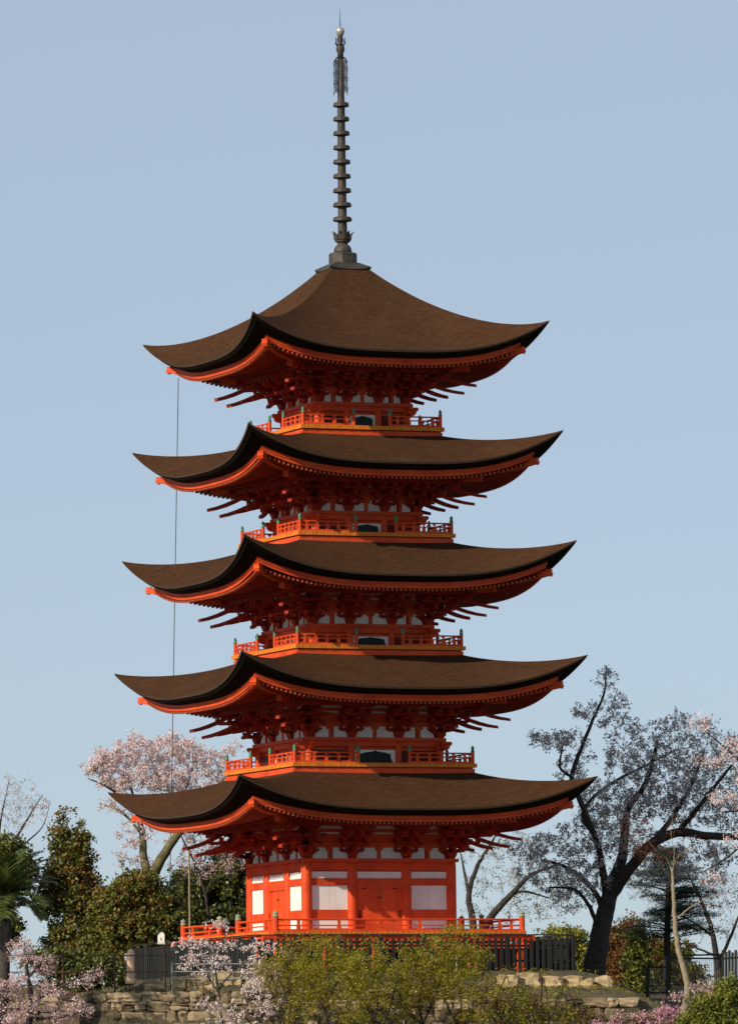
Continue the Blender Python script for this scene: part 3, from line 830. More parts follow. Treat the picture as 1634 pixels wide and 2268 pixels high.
# ============================================================ FENCES
fn_ = thing('picket_fence', 'black stained picket fence running round the pagoda platform', 'fence', (0, 0, -1.24), ROT)
FD = 4.98
for k, (u0, u1) in ((0, (-FD, FD)), (3, (-5.2, FD)), (1, (-FD, 1.5))):
    m = MB().use('black'); n = int((u1-u0)/.185)
    for q in range(n+1):
        u = u0+(u1-u0)*q/n; hj = rg.uniform(-.02, .02)
        zt_ = .99+hj-(.016*(u+5) if k == 3 else 0)*0
        big = q % 7 == 0
        wv = .065 if big else .048
        m.sbox(k, u-wv, u+wv, FD-.02-(.03 if big else 0), FD+.025+(.02 if big else 0), -.2, zt_+(.05 if big else 0))
    m.build('picket_panel', fn_)
    m = MB().use('black')
    m.sbox(k, u0-.03, u1+.03, FD-.05, FD+.03, 1.075, 1.105)
    m.sbox(k, u0, u1, FD-.075, FD-.022, .30, .37); m.sbox(k, u0, u1, FD-.075, FD-.022, .74, .80)
    m.build('fence_rail', fn_)

def pipe_fence(label, pts, posts, top, low, rails, matn, Y, name='pipe_fence'):
    a = at(pts[0][0], low, Y)
    t = thing(name, label, 'railing', a)
    for px, ty in posts:
        m = MB().use(matn); p = at(px, low, Y)-a; q = at(px, ty, Y)-a
        m.tube([p-Vector((0, 0, .15)), q], .027, 7); m.lathe([(.032, 0), (.036, .03), (.01, .06)], 7, q.x, q.y, q.z); m.build('post', t)
    for ry in rails:
        m = MB().use(matn); p = at(pts[0][0], ry, Y)-a; q = at(pts[1][0], ry, Y)-a; m.tube([p, q], .016, 6); m.build('rail', t)
pipe_fence('rusty brown pipe railing with two thin rails on the left end of the stone wall', [(20,), (366,)], [(139, 2112), (254, 2114), (366, 2114)], 0, 2196, [2117, 2154], 'iron', -8.2)
pipe_fence('lower grey pipe railing with three rails behind the white blossom tree', [(381,), (565,)], [(381, 2134), (470, 2134), (562, 2134)], 0, 2194, [2136, 2153, 2169], 'steel', -8.2)

# right mesh fence
a = at(1434, 2207, 2)
t = thing('mesh_fence', 'dark framed wire mesh fence stepping up behind the pale tree trunk', 'fence', a)
def V3(px, py, Y=2): return at(px, py, Y)-a
for px, ty, by, r in ((1434, 2142, 2212, .07), (1480, 2117, 2210, .09), (1598, 2117, 2210, .05)):
    m = MB().use('black'); m.bar(V3(px, by), V3(px, ty), r*1.6, r*1.6, Vector((0, 1, 0))); m.build('post', t)
for (x0, y0, x1, y1) in ((1430, 2144, 1478, 2143), (1476, 2123, 1600, 2124), (1474, 2118, 1600, 2115), (1425, 2200, 1600, 2200)):
    m = MB().use('black'); m.bar(V3(x0, y0), V3(x1, y1), .05, .05); m.build('rail', t)
m = MB().use('steel')
for q in range(38):
    px = 1438+q*4.3; ty = 2145 if px < 1478 else 2124
    m.tube([V3(px, 2206), V3(px, ty)], .0045, 3, False)
for q in range(15):
    y = 2128+q*5
    m.tube([V3(1480 if y < 2145 else 1436, y), V3(1598, y)], .003, 3, False)
m.build('mesh', t)
a = at(1600, 2180, -1)
t = thing('board_fence', 'dark upright boards standing at the right edge of the picture', 'fence', a)
m = MB().use('black')
for q in range(8):
    px = 1601+q*7; hj = rg.uniform(-6, 6)
    m.bar(at(px, 2190, -1)-a, at(px, 2108+hj, -1)-a, .08, .03, Vector((0, 1, 0)))
m.build('board_panel', t)
m = MB().use('black'); m.bar(at(1596, 2125, -.95)-a, at(1655, 2120, -.95)-a, .04, .06); m.build('fence_rail', t)

# lantern, marker post, pole
lp = at(357, 2090, -3.0)
t = thing('lantern', 'white box lantern with small dark gabled cap on the black fence corner', 'lantern', (lp.x, lp.y, lp.z))
m = MB().use('lanternw')
m.extr([(-.085, 0), (.085, 0), (.10, .06), (.10, .22), (.05, .30), (-.05, .30), (-.10, .22), (-.10, .06)], lambda x, z: (x, -.10, z+.03), lambda x, z: (x, .10, z+.03))
m.build('lantern_body', t, fixn=True)
m = MB().use('black'); m.taper(0, 0, .335, .37, .075, .02, .13, .10); m.extr([(-.13, .25), (-.05, .35), (.05, .35), (.13, .25), (.13, .27), (.05, .375), (-.05, .375), (-.13, .27)], lambda x, z: (x, -.14, z), lambda x, z: (x, .14, z)); m.build('lantern_cap', t, fixn=True)
m = MB().use('dark'); m.tube([(-.01, -.103, .17), (0, -.103, .13), (-.02, -.103, .09)], .008, 4); m.tube([(0, -.103, .13), (.03, -.103, .095)], .008, 4); m.tube([(-.03, -.103, .10), (.035, -.103, .075)], .006, 4); m.build('painted_mark', t)
m = MB().use('lanternw'); m.taper(0, 0, -.03, .028, .10, .12); m.build('lantern_base', t)
m = MB().use('black'); m.box(-.045, .045, -.045, .045, -1.4, -.03); m.build('lantern_post', t)

bp_ = at(290, 2172, -7.0)
t = thing('marker_post', 'pale orange round topped post with small white box, left of the black fence', 'post', (bp_.x, bp_.y, bp_.z))
m = MB().use('postm'); m.lathe([(.15, -.1), (.15, .03), (.115, .05), (.11, .70), (.12, .72), (.12, .75), (.095, .82), (.05, .865), (.01, .88)], 18); m.build('post_body', t, smooth=False)
m = MB().use('lanternw'); m.box(-.18, -.105, -.05, .05, .62, .76); m.box(-.165, -.12, -.03, .03, .57, .62); m.build('junction_box', t)

pp = at(421, 2110, 5)
t = MB().use('trunkpale'); t.tube([(0, 0, 0), (0, 0, 1.5), (.0, 0, 3.15)], [.035, .03, .025], 8)
tag(t.build('pole', None, loc=pp), 'slender pale straight pole standing left of the pagoda before dark trees', 'pole')

# ============================================================ TREES
def catmull(P, R, n=6):
    out = []; ro = []
    P = [Vector(p) for p in P]
    for i in range(len(P)-1):
        p0 = P[max(i-1, 0)]; p1 = P[i]; p2 = P[i+1]; p3 = P[min(i+2, len(P)-1)]
        for q in range(n):
            t = q/n; t2 = t*t; t3 = t2*t
            out.append(.5*((2*p1)+(p2-p0)*t+(2*p0-5*p1+4*p2-p3)*t2+(3*p1-p0-3*p2+p3)*t3)); ro.append(R[i]+(R[i+1]-R[i])*t)
    out.append(P[-1]); ro.append(R[-1]); return out, ro

def leaf_object(name, parent, C, size, mats_w, rng, aspect=1.0, flat=0.0):
    """C (N,3) centres; size array; random rhombi as one mesh; mats_w list of (material, weight)"""
    N = len(C)
    a = rng.normal(size=(N, 3)); 
    n = rng.normal(size=(N, 3)); n[:, 2] += flat*np.sign(n[:, 2]+1e-9)*2
    n /= np.linalg.norm(n, axis=1)[:, None]
    a -= (a*n).sum(1)[:, None]*n; a /= np.linalg.norm(a, axis=1)[:, None]
    b = np.cross(n, a)
    s = np.asarray(size)[:, None]*np.ones((N, 1))
    V_ = np.empty((N, 4, 3))
    V_[:, 0] = C-a*s; V_[:, 1] = C-b*s*.62*aspect; V_[:, 2] = C+a*s; V_[:, 3] = C+b*s*.62*aspect
    # bend a little so that the quads are not perfectly flat
    V_[:, 0] += n*s*.25; V_[:, 2] += n*s*.25
    me = bpy.data.meshes.new(name)
    me.vertices.add(N*4); me.vertices.foreach_set('co', V_.ravel())
    me.loops.add(N*4); me.loops.foreach_set('vertex_index', np.arange(N*4, dtype=np.int32))
    me.polygons.add(N); me.polygons.foreach_set('loop_start', np.arange(0, N*4, 4, dtype=np.int32))
    try: me.polygons.foreach_set('loop_total', np.full(N, 4, dtype=np.int32))
    except Exception: pass
    for mm, _ in mats_w: me.materials.append(MAT[mm])
    return me, N
def finish_leaves(me, N, mi, name, parent):
    me.polygons.foreach_set('material_index', mi.astype(np.int32)); me.update(); me.validate()
    o = bpy.data.objects.new(name, me); COL.objects.link(o); o.parent = parent
    return o

def tree(name, label, cat, limbs, blobs, seed, group=None, trunkm='trunkdark', twigm='twig', leaf=(('blossom', 1),),
         clump_per_m=14, per_clump=7, clump_r=.05, lsize=.03, droop=0., shell=0., along=.25, wander=.10, tr=.016, flat=0., aspect=1., vis=True, patch=None, maxtw=2.2, nmul=1.):
    rng = np.random.default_rng(seed); rr = random.Random(seed)
    base = Vector(limbs[0][0][:3]) if not isinstance(limbs[0][0][0], str) else None
    P0 = at(*limbs[0][0][:3]); root = thing(name, label, cat, P0, 0, group)
    tm = MB().use(trunkm); nodes = []; nr = []
    for L in limbs:
        P = [at(*q[:3])-P0 for q in L]; R = [q[3] for q in L]
        pts, rad = catmull(P, R)
        wob = [p+Vector((rr.uniform(-1, 1), rr.uniform(-1, 1), rr.uniform(-1, 1)))*r*(.22 if r < .08 else .07) for p, r in zip(pts, rad)]
        tm.tube(wob, rad, 9)
        nodes += [tuple(p) for p in wob]; nr += list(rad)
    tm.build('trunk', root, smooth=True)
    # targets
    T = []
    for (px, py, Y, rx, ry, rz, n) in blobs:
        c = np.array(at(px, py, Y)-P0)
        n = int(n*nmul); v = rng.normal(size=(n, 3)); v /= np.linalg.norm(v, axis=1)[:, None]
        rad = rng.random(n)**(1/3 if not shell else 1/(3+shell*9))
        v *= rad[:, None]*np.array([rx, ry, rz]); T.append(v+c)
    T = np.concatenate(T) if T else np.zeros((0, 3))
    NP = np.array(nodes); NR = np.array(nr)
    d0 = np.array([np.linalg.norm(NP-t, axis=1).min() for t in T])
    T = T[np.argsort(d0)]
    tw = MB().use(twigm); LC = []
    for t in T:
        d = np.linalg.norm(NP-t, axis=1)
        k = int(np.argmin(d+rng.random(len(d))*.12))
        p = NP[k]; L = d[k]
        if L < .12: 
            continue
        ns = 5
        perp = rng.normal(size=3)*wander*L
        pts = []
        for q in range(ns+1):
            s_ = q/ns
            w_ = math.sin(PI*s_)
            pp_ = p+(t-p)*s_+perp*w_+np.array([0, 0, (.10*L)*w_-droop*L*s_*s_])+rng.normal(size=3)*.02*L*(0 < q)
            pts.append(pp_)
        r0 = min(NR[k]*.7, tr*.5+tr*L*.9); r1 = max(.0045, r0*.35)
        rads = [r0+(r1-r0)*q/ns for q in range(ns+1)]
        tw.tube([Vector(x) for x in pts], rads, 4 if r0 < .03 else 6, False)
        NP = np.vstack([NP, pts[1:]]); NR = np.concatenate([NR, rads[1:]])
        # foliage along the outer part
        nc = max(1, rng.poisson(clump_per_m*min(L, maxtw)*(1-along)))
        s_ = along+(1-along)*rng.random(nc)
        idx = s_*ns; i0 = np.clip(idx.astype(int), 0, ns-1); fr = (idx-i0)[:, None]
        PA = np.array(pts); cc = PA[i0]*(1-fr)+PA[i0+1]*fr
        cc = cc+rng.normal(size=cc.shape)*clump_r*1.2
        LC.append(cc)
    tw.build('branches', root)
    if LC:
        C = np.concatenate(LC); nC = len(C)
        cm_ = rng.random(nC)
        CC = np.repeat(C, per_clump, 0); o_ = rng.normal(size=CC.shape); o_ *= clump_r*.75
        CC = CC+o_
        sz = lsize*(.6+.8*rng.random(len(CC)))
        me, N = leaf_object('crown', root, CC, sz, leaf, rng, aspect, flat)
        wts = np.cumsum([w_ for _, w_ in leaf]); wts = wts/wts[-1]
        # clumps share a material in noisy patches
        ph = rng.random(3)*6
        if len(leaf) > 1:
            nz = .5+.5*np.sin(C[:, 0]*2.1+ph[0]+np.sin(C[:, 2]*2.7+ph[1])*1.5)*np.sin(C[:, 2]*2.3+ph[2]+C[:, 1]*1.3)
            val = np.clip(.65*rng.random(nC)+.35*nz, 0, .9999)
            mi = np.searchsorted(wts, np.repeat(val, per_clump))
            mi = np.clip(mi, 0, len(leaf)-1)
        else: mi = np.zeros(N)
        finish_leaves(me, N, mi, 'crown', root)
    return root

# -- the large dark cherry at right, in the shade of the pagoda
Y0 = 6.5
tree('cherry_tree', 'large dark trunked cherry tree with grey shaded blossom, right of the pagoda', 'tree',
     [[(1312, 2185, Y0, .44), (1316, 2150, Y0, .37), (1326, 2085, Y0, .31), (1340, 2020, Y0, .27), (1356, 1960, Y0, .22), (1376, 1905, Y0+.2, .16), (1383, 1850, Y0+.4, .13), (1392, 1790, Y0+.6, .10), (1430, 1735, Y0+.3, .085), (1456, 1640, Y0, .05)],
      [(1352, 1985, Y0, .22), (1395, 1925, Y0-.5, .17), (1440, 1872, Y0-1, .16), (1500, 1845, Y0-1.2, .14), (1570, 1852, Y0-1.5, .12), (1655, 1855, Y0-1.8, .10)],
      [(1346, 1995, Y0, .16), (1335, 1930, Y0-.4, .11), (1318, 1855, Y0-.8, .085), (1285, 1775, Y0-1, .09), (1266, 1722, Y0-1, .075), (1300, 1625, Y0-1, .055), (1336, 1540, Y0-1, .035), (1342, 1490, Y0-1, .018)],
      [(1266, 1722, Y0-1, .05), (1240, 1700, Y0-1, .04), (1246, 1650, Y0-1, .02)],
      [(1338, 2030, Y0, .12), (1322, 1985, Y0+.5, .085), (1288, 1945, Y0+.9, .07), (1245, 1918, Y0+1.2, .05), (1200, 1905, Y0+1.4, .03)],
      [(1328, 2060, Y0, .085), (1302, 2004, Y0-.6, .06), (1270, 1970, Y0-1, .045), (1215, 1966, Y0-1.3, .025)],
      [(1318, 1855, Y0-.8, .07), (1290, 1800, Y0-.2, .06), (1340, 1745, Y0+.4, .05), (1420, 1700, Y0+.8, .04), (1500, 1660, Y0+1, .02)],
      [(1440, 1872, Y0-1, .10), (1490, 1810, Y0-.3, .08), (1530, 1740, Y0, .06), (1560, 1660, Y0+.4, .03)],
      [(1500, 1846, Y0-1.2, .09), (1545, 1790, Y0-1.8, .07), (1600, 1720, Y0-2, .045), (1634, 1680, Y0-2, .03)],
      ],
     [(1340, 1505, Y0-1, .38, .4, .42, 30), (1362, 1560, Y0-1, .5, .5, .35, 24), (1290, 1575, Y0-1, .6, .6, .32, 36), (1235, 1640, Y0-1, 1.0, .9, .36, 80), (1190, 1632, Y0-1, .45, .5, .16, 20), (1275, 1700, Y0-.8, .75, .8, .55, 50),
      (1375, 1610, Y0-.5, .70, .8, .50, 64), (1480, 1620, Y0, .80, .9, .48, 60), (1500, 1592, Y0, .5, .6, .3, 26), (1420, 1680, Y0, 1.3, 1.2, .70, 170), (1520, 1690, Y0+.3, 1.2, 1.2, .75, 150), (1560, 1625, Y0, .6, .8, .45, 40),
      (1620, 1660, Y0, .7, .9, .55, 70), (1600, 1750, Y0-1, 1.1, 1.2, .8, 130), (1440, 1770, Y0, 1.5, 1.3, .70, 180), (1540, 1800, Y0-.4, 1.2, 1.2, .55, 100), (1345, 1765, Y0-.2, 1.0, 1.0, .60, 100), (1330, 1820, Y0+.2, 1.0, 1.0, .5, 60),
      (1270, 1860, Y0+.2, 1.2, 1.0, .6, 80), (1220, 1925, Y0+.6, 1.2, 1.1, .6, 70), (1180, 1880, Y0+.9, .9, .9, .35, 34), (1350, 1880, Y0-.5, 1.1, .9, .6, 80), (1625, 1820, Y0-1, .6, .9, .6, 50), (1260, 1990, Y0, .9, .7, .5, 44), (1410, 1860, Y0, .9, .8, .5, 50), (1310, 1940, Y0, .9, .8, .5, 70), (1230, 1880, Y0+.6, 1.3, 1.0, .5, 60), (1370, 1800, Y0, 1.2, 1.0, .5, 90), (1480, 1740, Y0, 1.4, 1.2, .6, 110), (1430, 1920, Y0+.5, .8, .8, .4, 34), (1530, 1920, Y0, 1.2, .9, .5, 50), (1600, 1900, Y0, .6, .9, .4, 30), (1250, 1950, Y0, 1.3, .9, .6, 60), (1560, 1880, Y0-1, .9, .8, .4, 24), (1450, 1950, Y0, .8, .8, .4, 22)],
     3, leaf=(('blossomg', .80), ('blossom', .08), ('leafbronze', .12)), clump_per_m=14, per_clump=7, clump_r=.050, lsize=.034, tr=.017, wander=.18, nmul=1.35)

tree('cherry_tree', 'pink blossom boughs of an added cherry at the right edge, standing in for sunlit patches', 'tree',  # added tree, supplies the sunlit pink patches missing on the shaded cherry
     [[(1740, 2200, -3, .22), (1735, 2000, -3, .18), (1725, 1850, -3, .14), (1690, 1760, -3, .09), (1650, 1700, -3, .05), (1610, 1660, -3, .03), (1560, 1620, -3, .015)],
      [(1725, 1850, -3, .08), (1670, 1850, -3, .05), (1610, 1900, -3, .03), (1560, 1930, -3, .012)], [(1725, 1870, -3, .08), (1680, 1800, -3.4, .05), (1600, 1800, -3.4, .02)]],
     [(1552, 1602, -3, .42, .4, .22, 26), (1625, 1660, -3, .45, .5, .28, 44), (1570, 1690, -3, .5, .5, .2, 20), (1600, 1770, -3.4, .5, .5, .25, 22), (1625, 1850, -3, .4, .5, .3, 20), (1580, 1950, -3, .5, .5, .2, 16), (1640, 1720, -3, .3, .5, .4, 22)],
     14, leaf=(('blossom', .8), ('leafbronze', .2)), clump_per_m=16, per_clump=7, clump_r=.055, lsize=.032, tr=.012, along=.1)

# -- second cherry behind the pagoda's right side
Y1 = 15.0
tree('cherry_tree', 'thin dark tree with spreading arched limbs between the pagoda and the large cherry', 'tree',
     [[(1060, 2130, Y1, .16), (1050, 2085, Y1, .14), (1045, 2030, Y1, .11), (1038, 1985, Y1, .09), (1052, 1930, Y1, .07), (1080, 1880, Y1, .045), (1105, 1840, Y1, .02)],
      [(1055, 2100, Y1, .14), (1085, 2035, Y1-.5, .12), (1130, 1985, Y1-.8, .095), (1175, 1940, Y1-1, .06), (1230, 1918, Y1-1, .03)],
      [(1038, 1985, Y1, .06), (1030, 1940, Y1+.4, .045), (1020, 1890, Y1+.6, .02)],
      [(1130, 1985, Y1-.8, .05), (1160, 1975, Y1, .04), (1215, 1990, Y1+.5, .02)]],
     [(1060, 1880, Y1, .9, .9, .5, 50), (1140, 1890, Y1, 1.2, 1.1, .5, 90), (1100, 1950, Y1, 1.2, 1.0, .5, 90), (1190, 1950, Y1, 1.2, 1.0, .6, 120), (1130, 1860, Y1, 1.3, 1.0, .35, 60), (1230, 2000, Y1, 1.1, .9, .6, 70), (1180, 2010, Y1, 1.2, .9, .5, 60), (1110, 2030, Y1, .9, .8, .4, 40), (1060, 2010, Y1, .5, .6, .4, 16)],
     5, leaf=(('blossomg', .5), ('leafmid', .5)), clump_per_m=8, per_clump=5, clump_r=.055, lsize=.030, tr=.010, wander=.2)

# -- the pink cherry at left behind the bottom roof
Y2 = 12.0
tree('cherry_tree', 'sunlit pale pink blossoming cherry tree behind the left corner of the lowest roof', 'tree',
     [[(338, 2080, Y2, .30), (336, 2010, Y2, .26), (334, 1950, Y2, .19), (372, 1880, Y2-.3, .14), (410, 1830, Y2-.5, .11), (455, 1780, Y2-.6, .06), (500, 1720, Y2-.4, .02)],
      [(334, 1955, Y2, .17), (318, 1900, Y2+.4, .13), (316, 1850, Y2+.6, .11), (300, 1790, Y2+.4, .055), (285, 1730, Y2, .03), (250, 1690, Y2, .012)],
      [(410, 1830, Y2-.5, .06), (380, 1760, Y2+.2, .045), (340, 1700, Y2+.4, .025), (335, 1650, Y2+.2, .008)],
      [(385, 1865, Y2-.3, .08), (400, 1790, Y2+.5, .05), (420, 1720, Y2+.8, .03), (440, 1660, Y2+.8, .01)],
      [(316, 1850, Y2+.5, .05), (270, 1800, Y2+1, .04), (220, 1780, Y2+1.3, .02)],
      [(300, 1790, Y2+.4, .05), (240, 1745, Y2-.3, .035), (195, 1725, Y2-.5, .015)]],
     [(215, 1700, Y2, .55, .8, .30, 60), (240, 1690, Y2, .70, .9, .45, 120), (300, 1665, Y2, .8, 1.2, .45, 170), (390, 1662, Y2, .9, 1.2, .45, 180), (465, 1690, Y2, .75, 1.1, .45, 110), (260, 1735, Y2, .75, 1.0, .40, 110), (350, 1725, Y2, 1.2, 1.2, .50, 230),
      (450, 1745, Y2, 1.0, 1.2, .5, 130), (290, 1645, Y2, .2, .3, .35, 14), (392, 1638, Y2, .25, .3, .30, 16), (515, 1655, Y2, .35, .4, .25, 18), (270, 1790, Y2+.5, .9, .9, .35, 30), (300, 1850, Y2+.5, .8, .8, .5, 20), (430, 1860, Y2+.4, 1.2, 1.0, .45, 34), (300, 1900, Y2, .7, .7, .5, 12)],
     8, trunkm='trunkmoss', leaf=(('blossom', .9), ('leafbronze', .1)), clump_per_m=24, per_clump=8, clump_r=.048, lsize=.032, tr=.012, wander=.18, droop=-.16)

# -- grey cherry further right of it, half bare, before dark evergreens
Y3 = 10.0
tree('cherry_tree', 'thin half bare cherry with sparse dull blossom before dark evergreens beside the pagoda', 'tree',
     [[(470, 2110, Y3, .07), (462, 2040, Y3, .06), (455, 1985, Y3, .05), (440, 1930, Y3, .04), (420, 1890, Y3, .03), (400, 1850, Y3, .02)], [(455, 1985, Y3, .04), (480, 1930, Y3, .03), (510, 1890, Y3, .02)]],
     [(460, 1900, Y3, 1.1, .8, .35, 60), (430, 1930, Y3, .8, .8, .4, 34), (520, 1910, Y3, .5, .7, .5, 30)],
     9, leaf=(('blossomp', .6), ('leafred', .2), ('leafdark', .2)), clump_per_m=16, per_clump=6, clump_r=.06, lsize=.032, tr=.012)

# -- bare cherry at the left edge
Y4 = 9.0
tree('cherry_tree', 'nearly bare grey cherry with scattered pale buds at the left edge', 'tree',
     [[(-20, 2080, Y4, .16), (0, 1980, Y4, .10), (15, 1900, Y4, .065), (40, 1850, Y4, .045), (70, 1800, Y4, .022), (95, 1760, Y4, .008)],
      [(0, 1980, Y4, .07), (-5, 1880, Y4, .045), (5, 1800, Y4, .025), (20, 1730, Y4, .008)],
      [(15, 1900, Y4, .045), (60, 1865, Y4+.5, .028), (95, 1830, Y4+.6, .016), (110, 1780, Y4+.6, .006)]],
     [(20, 1755, Y4, 1.0, .9, .5, 90), (60, 1800, Y4, .8, .9, .5, 70), (10, 1810, Y4, .9, .8, .5, 60), (90, 1790, Y4, .4, .5, .5, 30)],
     12, twigm='trunkmoss', leaf=(('blossomw', .4), ('blossomp', .4), ('leafred', .2)), clump_per_m=8, per_clump=4, clump_r=.05, lsize=.026, tr=.008)

# -- evergreens at left
EV = dict(clump_per_m=24, per_clump=10, clump_r=.085, lsize=.054, along=.0, tr=.012, shell=.12, wander=.2)
evg = 'evergreen trees left of the pagoda'
tree('evergreen_tree', 'tall narrow evergreen with reddish brown new leaves, between the palm and the round bush', 'tree',
     [[(160, 2160, 7, .16), (155, 2050, 7, .13), (150, 1940, 7, .09), (142, 1840, 7, .03)], [(150, 1940, 7, .05), (180, 1900, 7, .04), (188, 1850, 7, .02)]],
     [(136, 1850, 7, .22, .4, .34, 34), (182, 1858, 7, .26, .4, .30, 36), (150, 1885, 7, .55, .6, .35, 70), (178, 1900, 7, .45, .6, .4, 40), (145, 1935, 7, .72, .8, .36, 80), (185, 1960, 7, .6, .8, .40, 60), (105, 1955, 7, .35, .5, .22, 20), (195, 2010, 7, .8, .9, .45, 100), (150, 2000, 7, .7, .8, .45, 70), (225, 1985, 7, .4, .5, .20, 24), (100, 2000, 7, .5, .6, .35, 36), (235, 2030, 7, .6, .6, .4, 40), (170, 2080, 7, 1.0, .9, .6, 150), (150, 2140, 7, .9, .8, .4, 90), (143, 1800, 7, .10, .1, .16, 10), (120, 1812, 7, .08, .1, .12, 6)],
     21, group=evg, leaf=(('leafdark', .30), ('leafmid', .28), ('leafred', .42)), **EV)
tree('evergreen_tree', 'broad rounded evergreen bush with bronze tips below the pink cherry trunk', 'tree',
     [[(310, 2190, 6, .14), (305, 2100, 6, .12), (300, 2020, 6, .08), (305, 1960, 6, .03)]],
     [(300, 1965, 6, .75, .8, .42, 130), (250, 2000, 6, .75, .8, .5, 120), (350, 1995, 6, .75, .8, .5, 120), (240, 2060, 6, .75, .9, .6, 130), (310, 2050, 6, 1.1, 1.0, .7, 200), (375, 2055, 6, .6, .9, .6, 110), (300, 2110, 6, 1.1, .9, .45, 130), (215, 2115, 6, .6, .8, .4, 60)],
     22, group=evg, leaf=(('leafdark', .28), ('leafmid', .38), ('leafred', .34)), **EV)
tree('evergreen_tree', 'dark shaded evergreen directly behind the white lantern and left wall of the pagoda', 'tree',
     [[(480, 2150, 13, .2), (470, 2060, 13, .16), (470, 1980, 13, .1), (480, 1920, 13, .04)]],
     [(430, 1960, 13, .9, 1., .55, 110), (510, 1950, 13, .9, 1., .7, 130), (450, 2030, 13, 1.1, 1.1, .7, 170), (530, 2030, 13, .8, 1., .8, 120), (430, 2090, 13, 1.0, 1., .5, 110), (500, 1900, 13, .5, .7, .35, 40), (480, 2110, 13, 1.2, 1.0, .5, 120)],
     23, group=evg, leaf=(('leafdark', .8), ('leafmid', .2)), **EV)
tree('evergreen_tree', 'dark rounded evergreen at the left edge behind the palm', 'tree',
     [[(10, 2120, 6, .16), (5, 2000, 6, .12), (5, 1900, 6, .04)]],
     [(10, 1885, 6, .75, .8, .45, 110), (30, 1930, 6, .7, .8, .6, 120), (-20, 1960, 6, .9, .9, .8, 120), (0, 2060, 6, .8, .8, .7, 80)],
     24, group=evg, leaf=(('leafdark', .62), ('leafmid', .26), ('leafred', .12)), **EV)
tree('evergreen_tree', 'low dark evergreen scrub behind the rusty railing at left', 'shrub',
     [[(180, 2200, -1, .06), (178, 2160, -1, .05), (180, 2130, -1, .02)]],
     [(110, 2130, -1, .9, .6, .30, 90), (200, 2150, -1, 1.0, .6, .35, 110), (260, 2165, -1, .5, .6, .3, 50), (160, 2175, -1, 1.0, .6, .3, 70)],
     25, group=evg, leaf=(('leafdark', .75), ('leafmid', .25)), **EV)

# -- palm at the left edge, nearer to the viewer
pb = at(-2, 2330, -11)
ph_ = at(14, 1992, -11)-pb
pt = thing('palm_tree', 'dark green palm with arching feathery fronds reaching in at the left edge', 'palm', pb)
m = MB().use('trunkdark'); m.tube([(0, 0, 0), ph_*.5+Vector((.05, 0, 0)), ph_], [.17, .15, .16], 12); m.build('trunk', pt, smooth=True)
rg2 = random.Random(4)
for q in range(38):
    az = 2*PI*q/38*1.0+rg2.uniform(-.15, .15); el = math.radians([78, 60, 42, 24, 6][q % 5]+rg2.uniform(-7, 7)); L = rg2.uniform(1.35, 1.85)
    h_ = Vector((math.cos(az), math.sin(az), 0)); pts = []; p = Vector(ph_); d_el = el
    n = 14
    for j in range(n+1):
        pts.append(p.copy()); p = p+(h_*math.cos(d_el)+Vector((0, 0, math.sin(d_el))))*(L/n); d_el -= .055+.03*max(0, math.cos(el))
    m = MB().use('palm'); m.tube(pts, [.018-.013*j/n for j in range(n+1)], 5)
    side = h_.cross(Vector((0, 0, 1)))
    for j in range(2, n+1):
        for sub in (0, .33, .66):
            for sg in (-1, 1):
                a_ = pts[min(j, n)]; b_ = pts[j-1]; c_ = b_+(a_-b_)*sub
                tang = (a_-b_).normalized()
                ll = .46*math.sin(PI*min(.97, (j+sub)/(n+1.5)))**.6+.05
                dirv = (tang*.75+side*sg*.8+Vector((0, 0, .18+rg2.uniform(-.15, .1)))).normalized()
                e_ = c_+dirv*ll+Vector((0, 0, -.05)); wv = tang*.017; mid = c_+dirv*ll*.5+Vector((0, 0, .01))
                m.add([c_-wv, mid-wv*1.2, e_, mid+wv*1.2, c_+wv], [(0, 1, 2, 3, 4)])
    m.build('frond', pt)

# -- small white blossom tree in front of the fence
YB = -10.5
SB = dict(clump_per_m=17, per_clump=6, clump_r=.045, lsize=.030, tr=.010, along=.15, wander=.22)
tree('cherry_tree', 'small slender young cherry with white blossom in front of the left veranda railing', 'tree',
     [[(492, 2330, YB, .05), (490, 2260, YB, .045), (484, 2200, YB, .035), (478, 2150, YB, .03), (490, 2110, YB, .02), (500, 2065, YB, .01)],
      [(484, 2200, YB, .025), (450, 2150, YB, .02), (420, 2125, YB, .012)], [(484, 2190, YB, .025), (520, 2150, YB, .02), (560, 2120, YB, .012)]],
     [(482, 2045, YB, .38, .3, .13, 20), (430, 2092, YB, .55, .4, .14, 30), (500, 2098, YB, .6, .4, .20, 36), (570, 2098, YB, .5, .4, .22, 30), (415, 2138, YB, .35, .4, .20, 24), (485, 2135, YB, .6, .5, .22, 34), (455, 2160, YB, .4, .4, .15, 14), (392, 2096, YB, .22, .2, .10, 10), (570, 2150, YB, .5, .5, .35, 50), (445, 2118, YB, .5, .4, .2, 20)],
     31, leaf=(('blossomw', 1),), **SB)
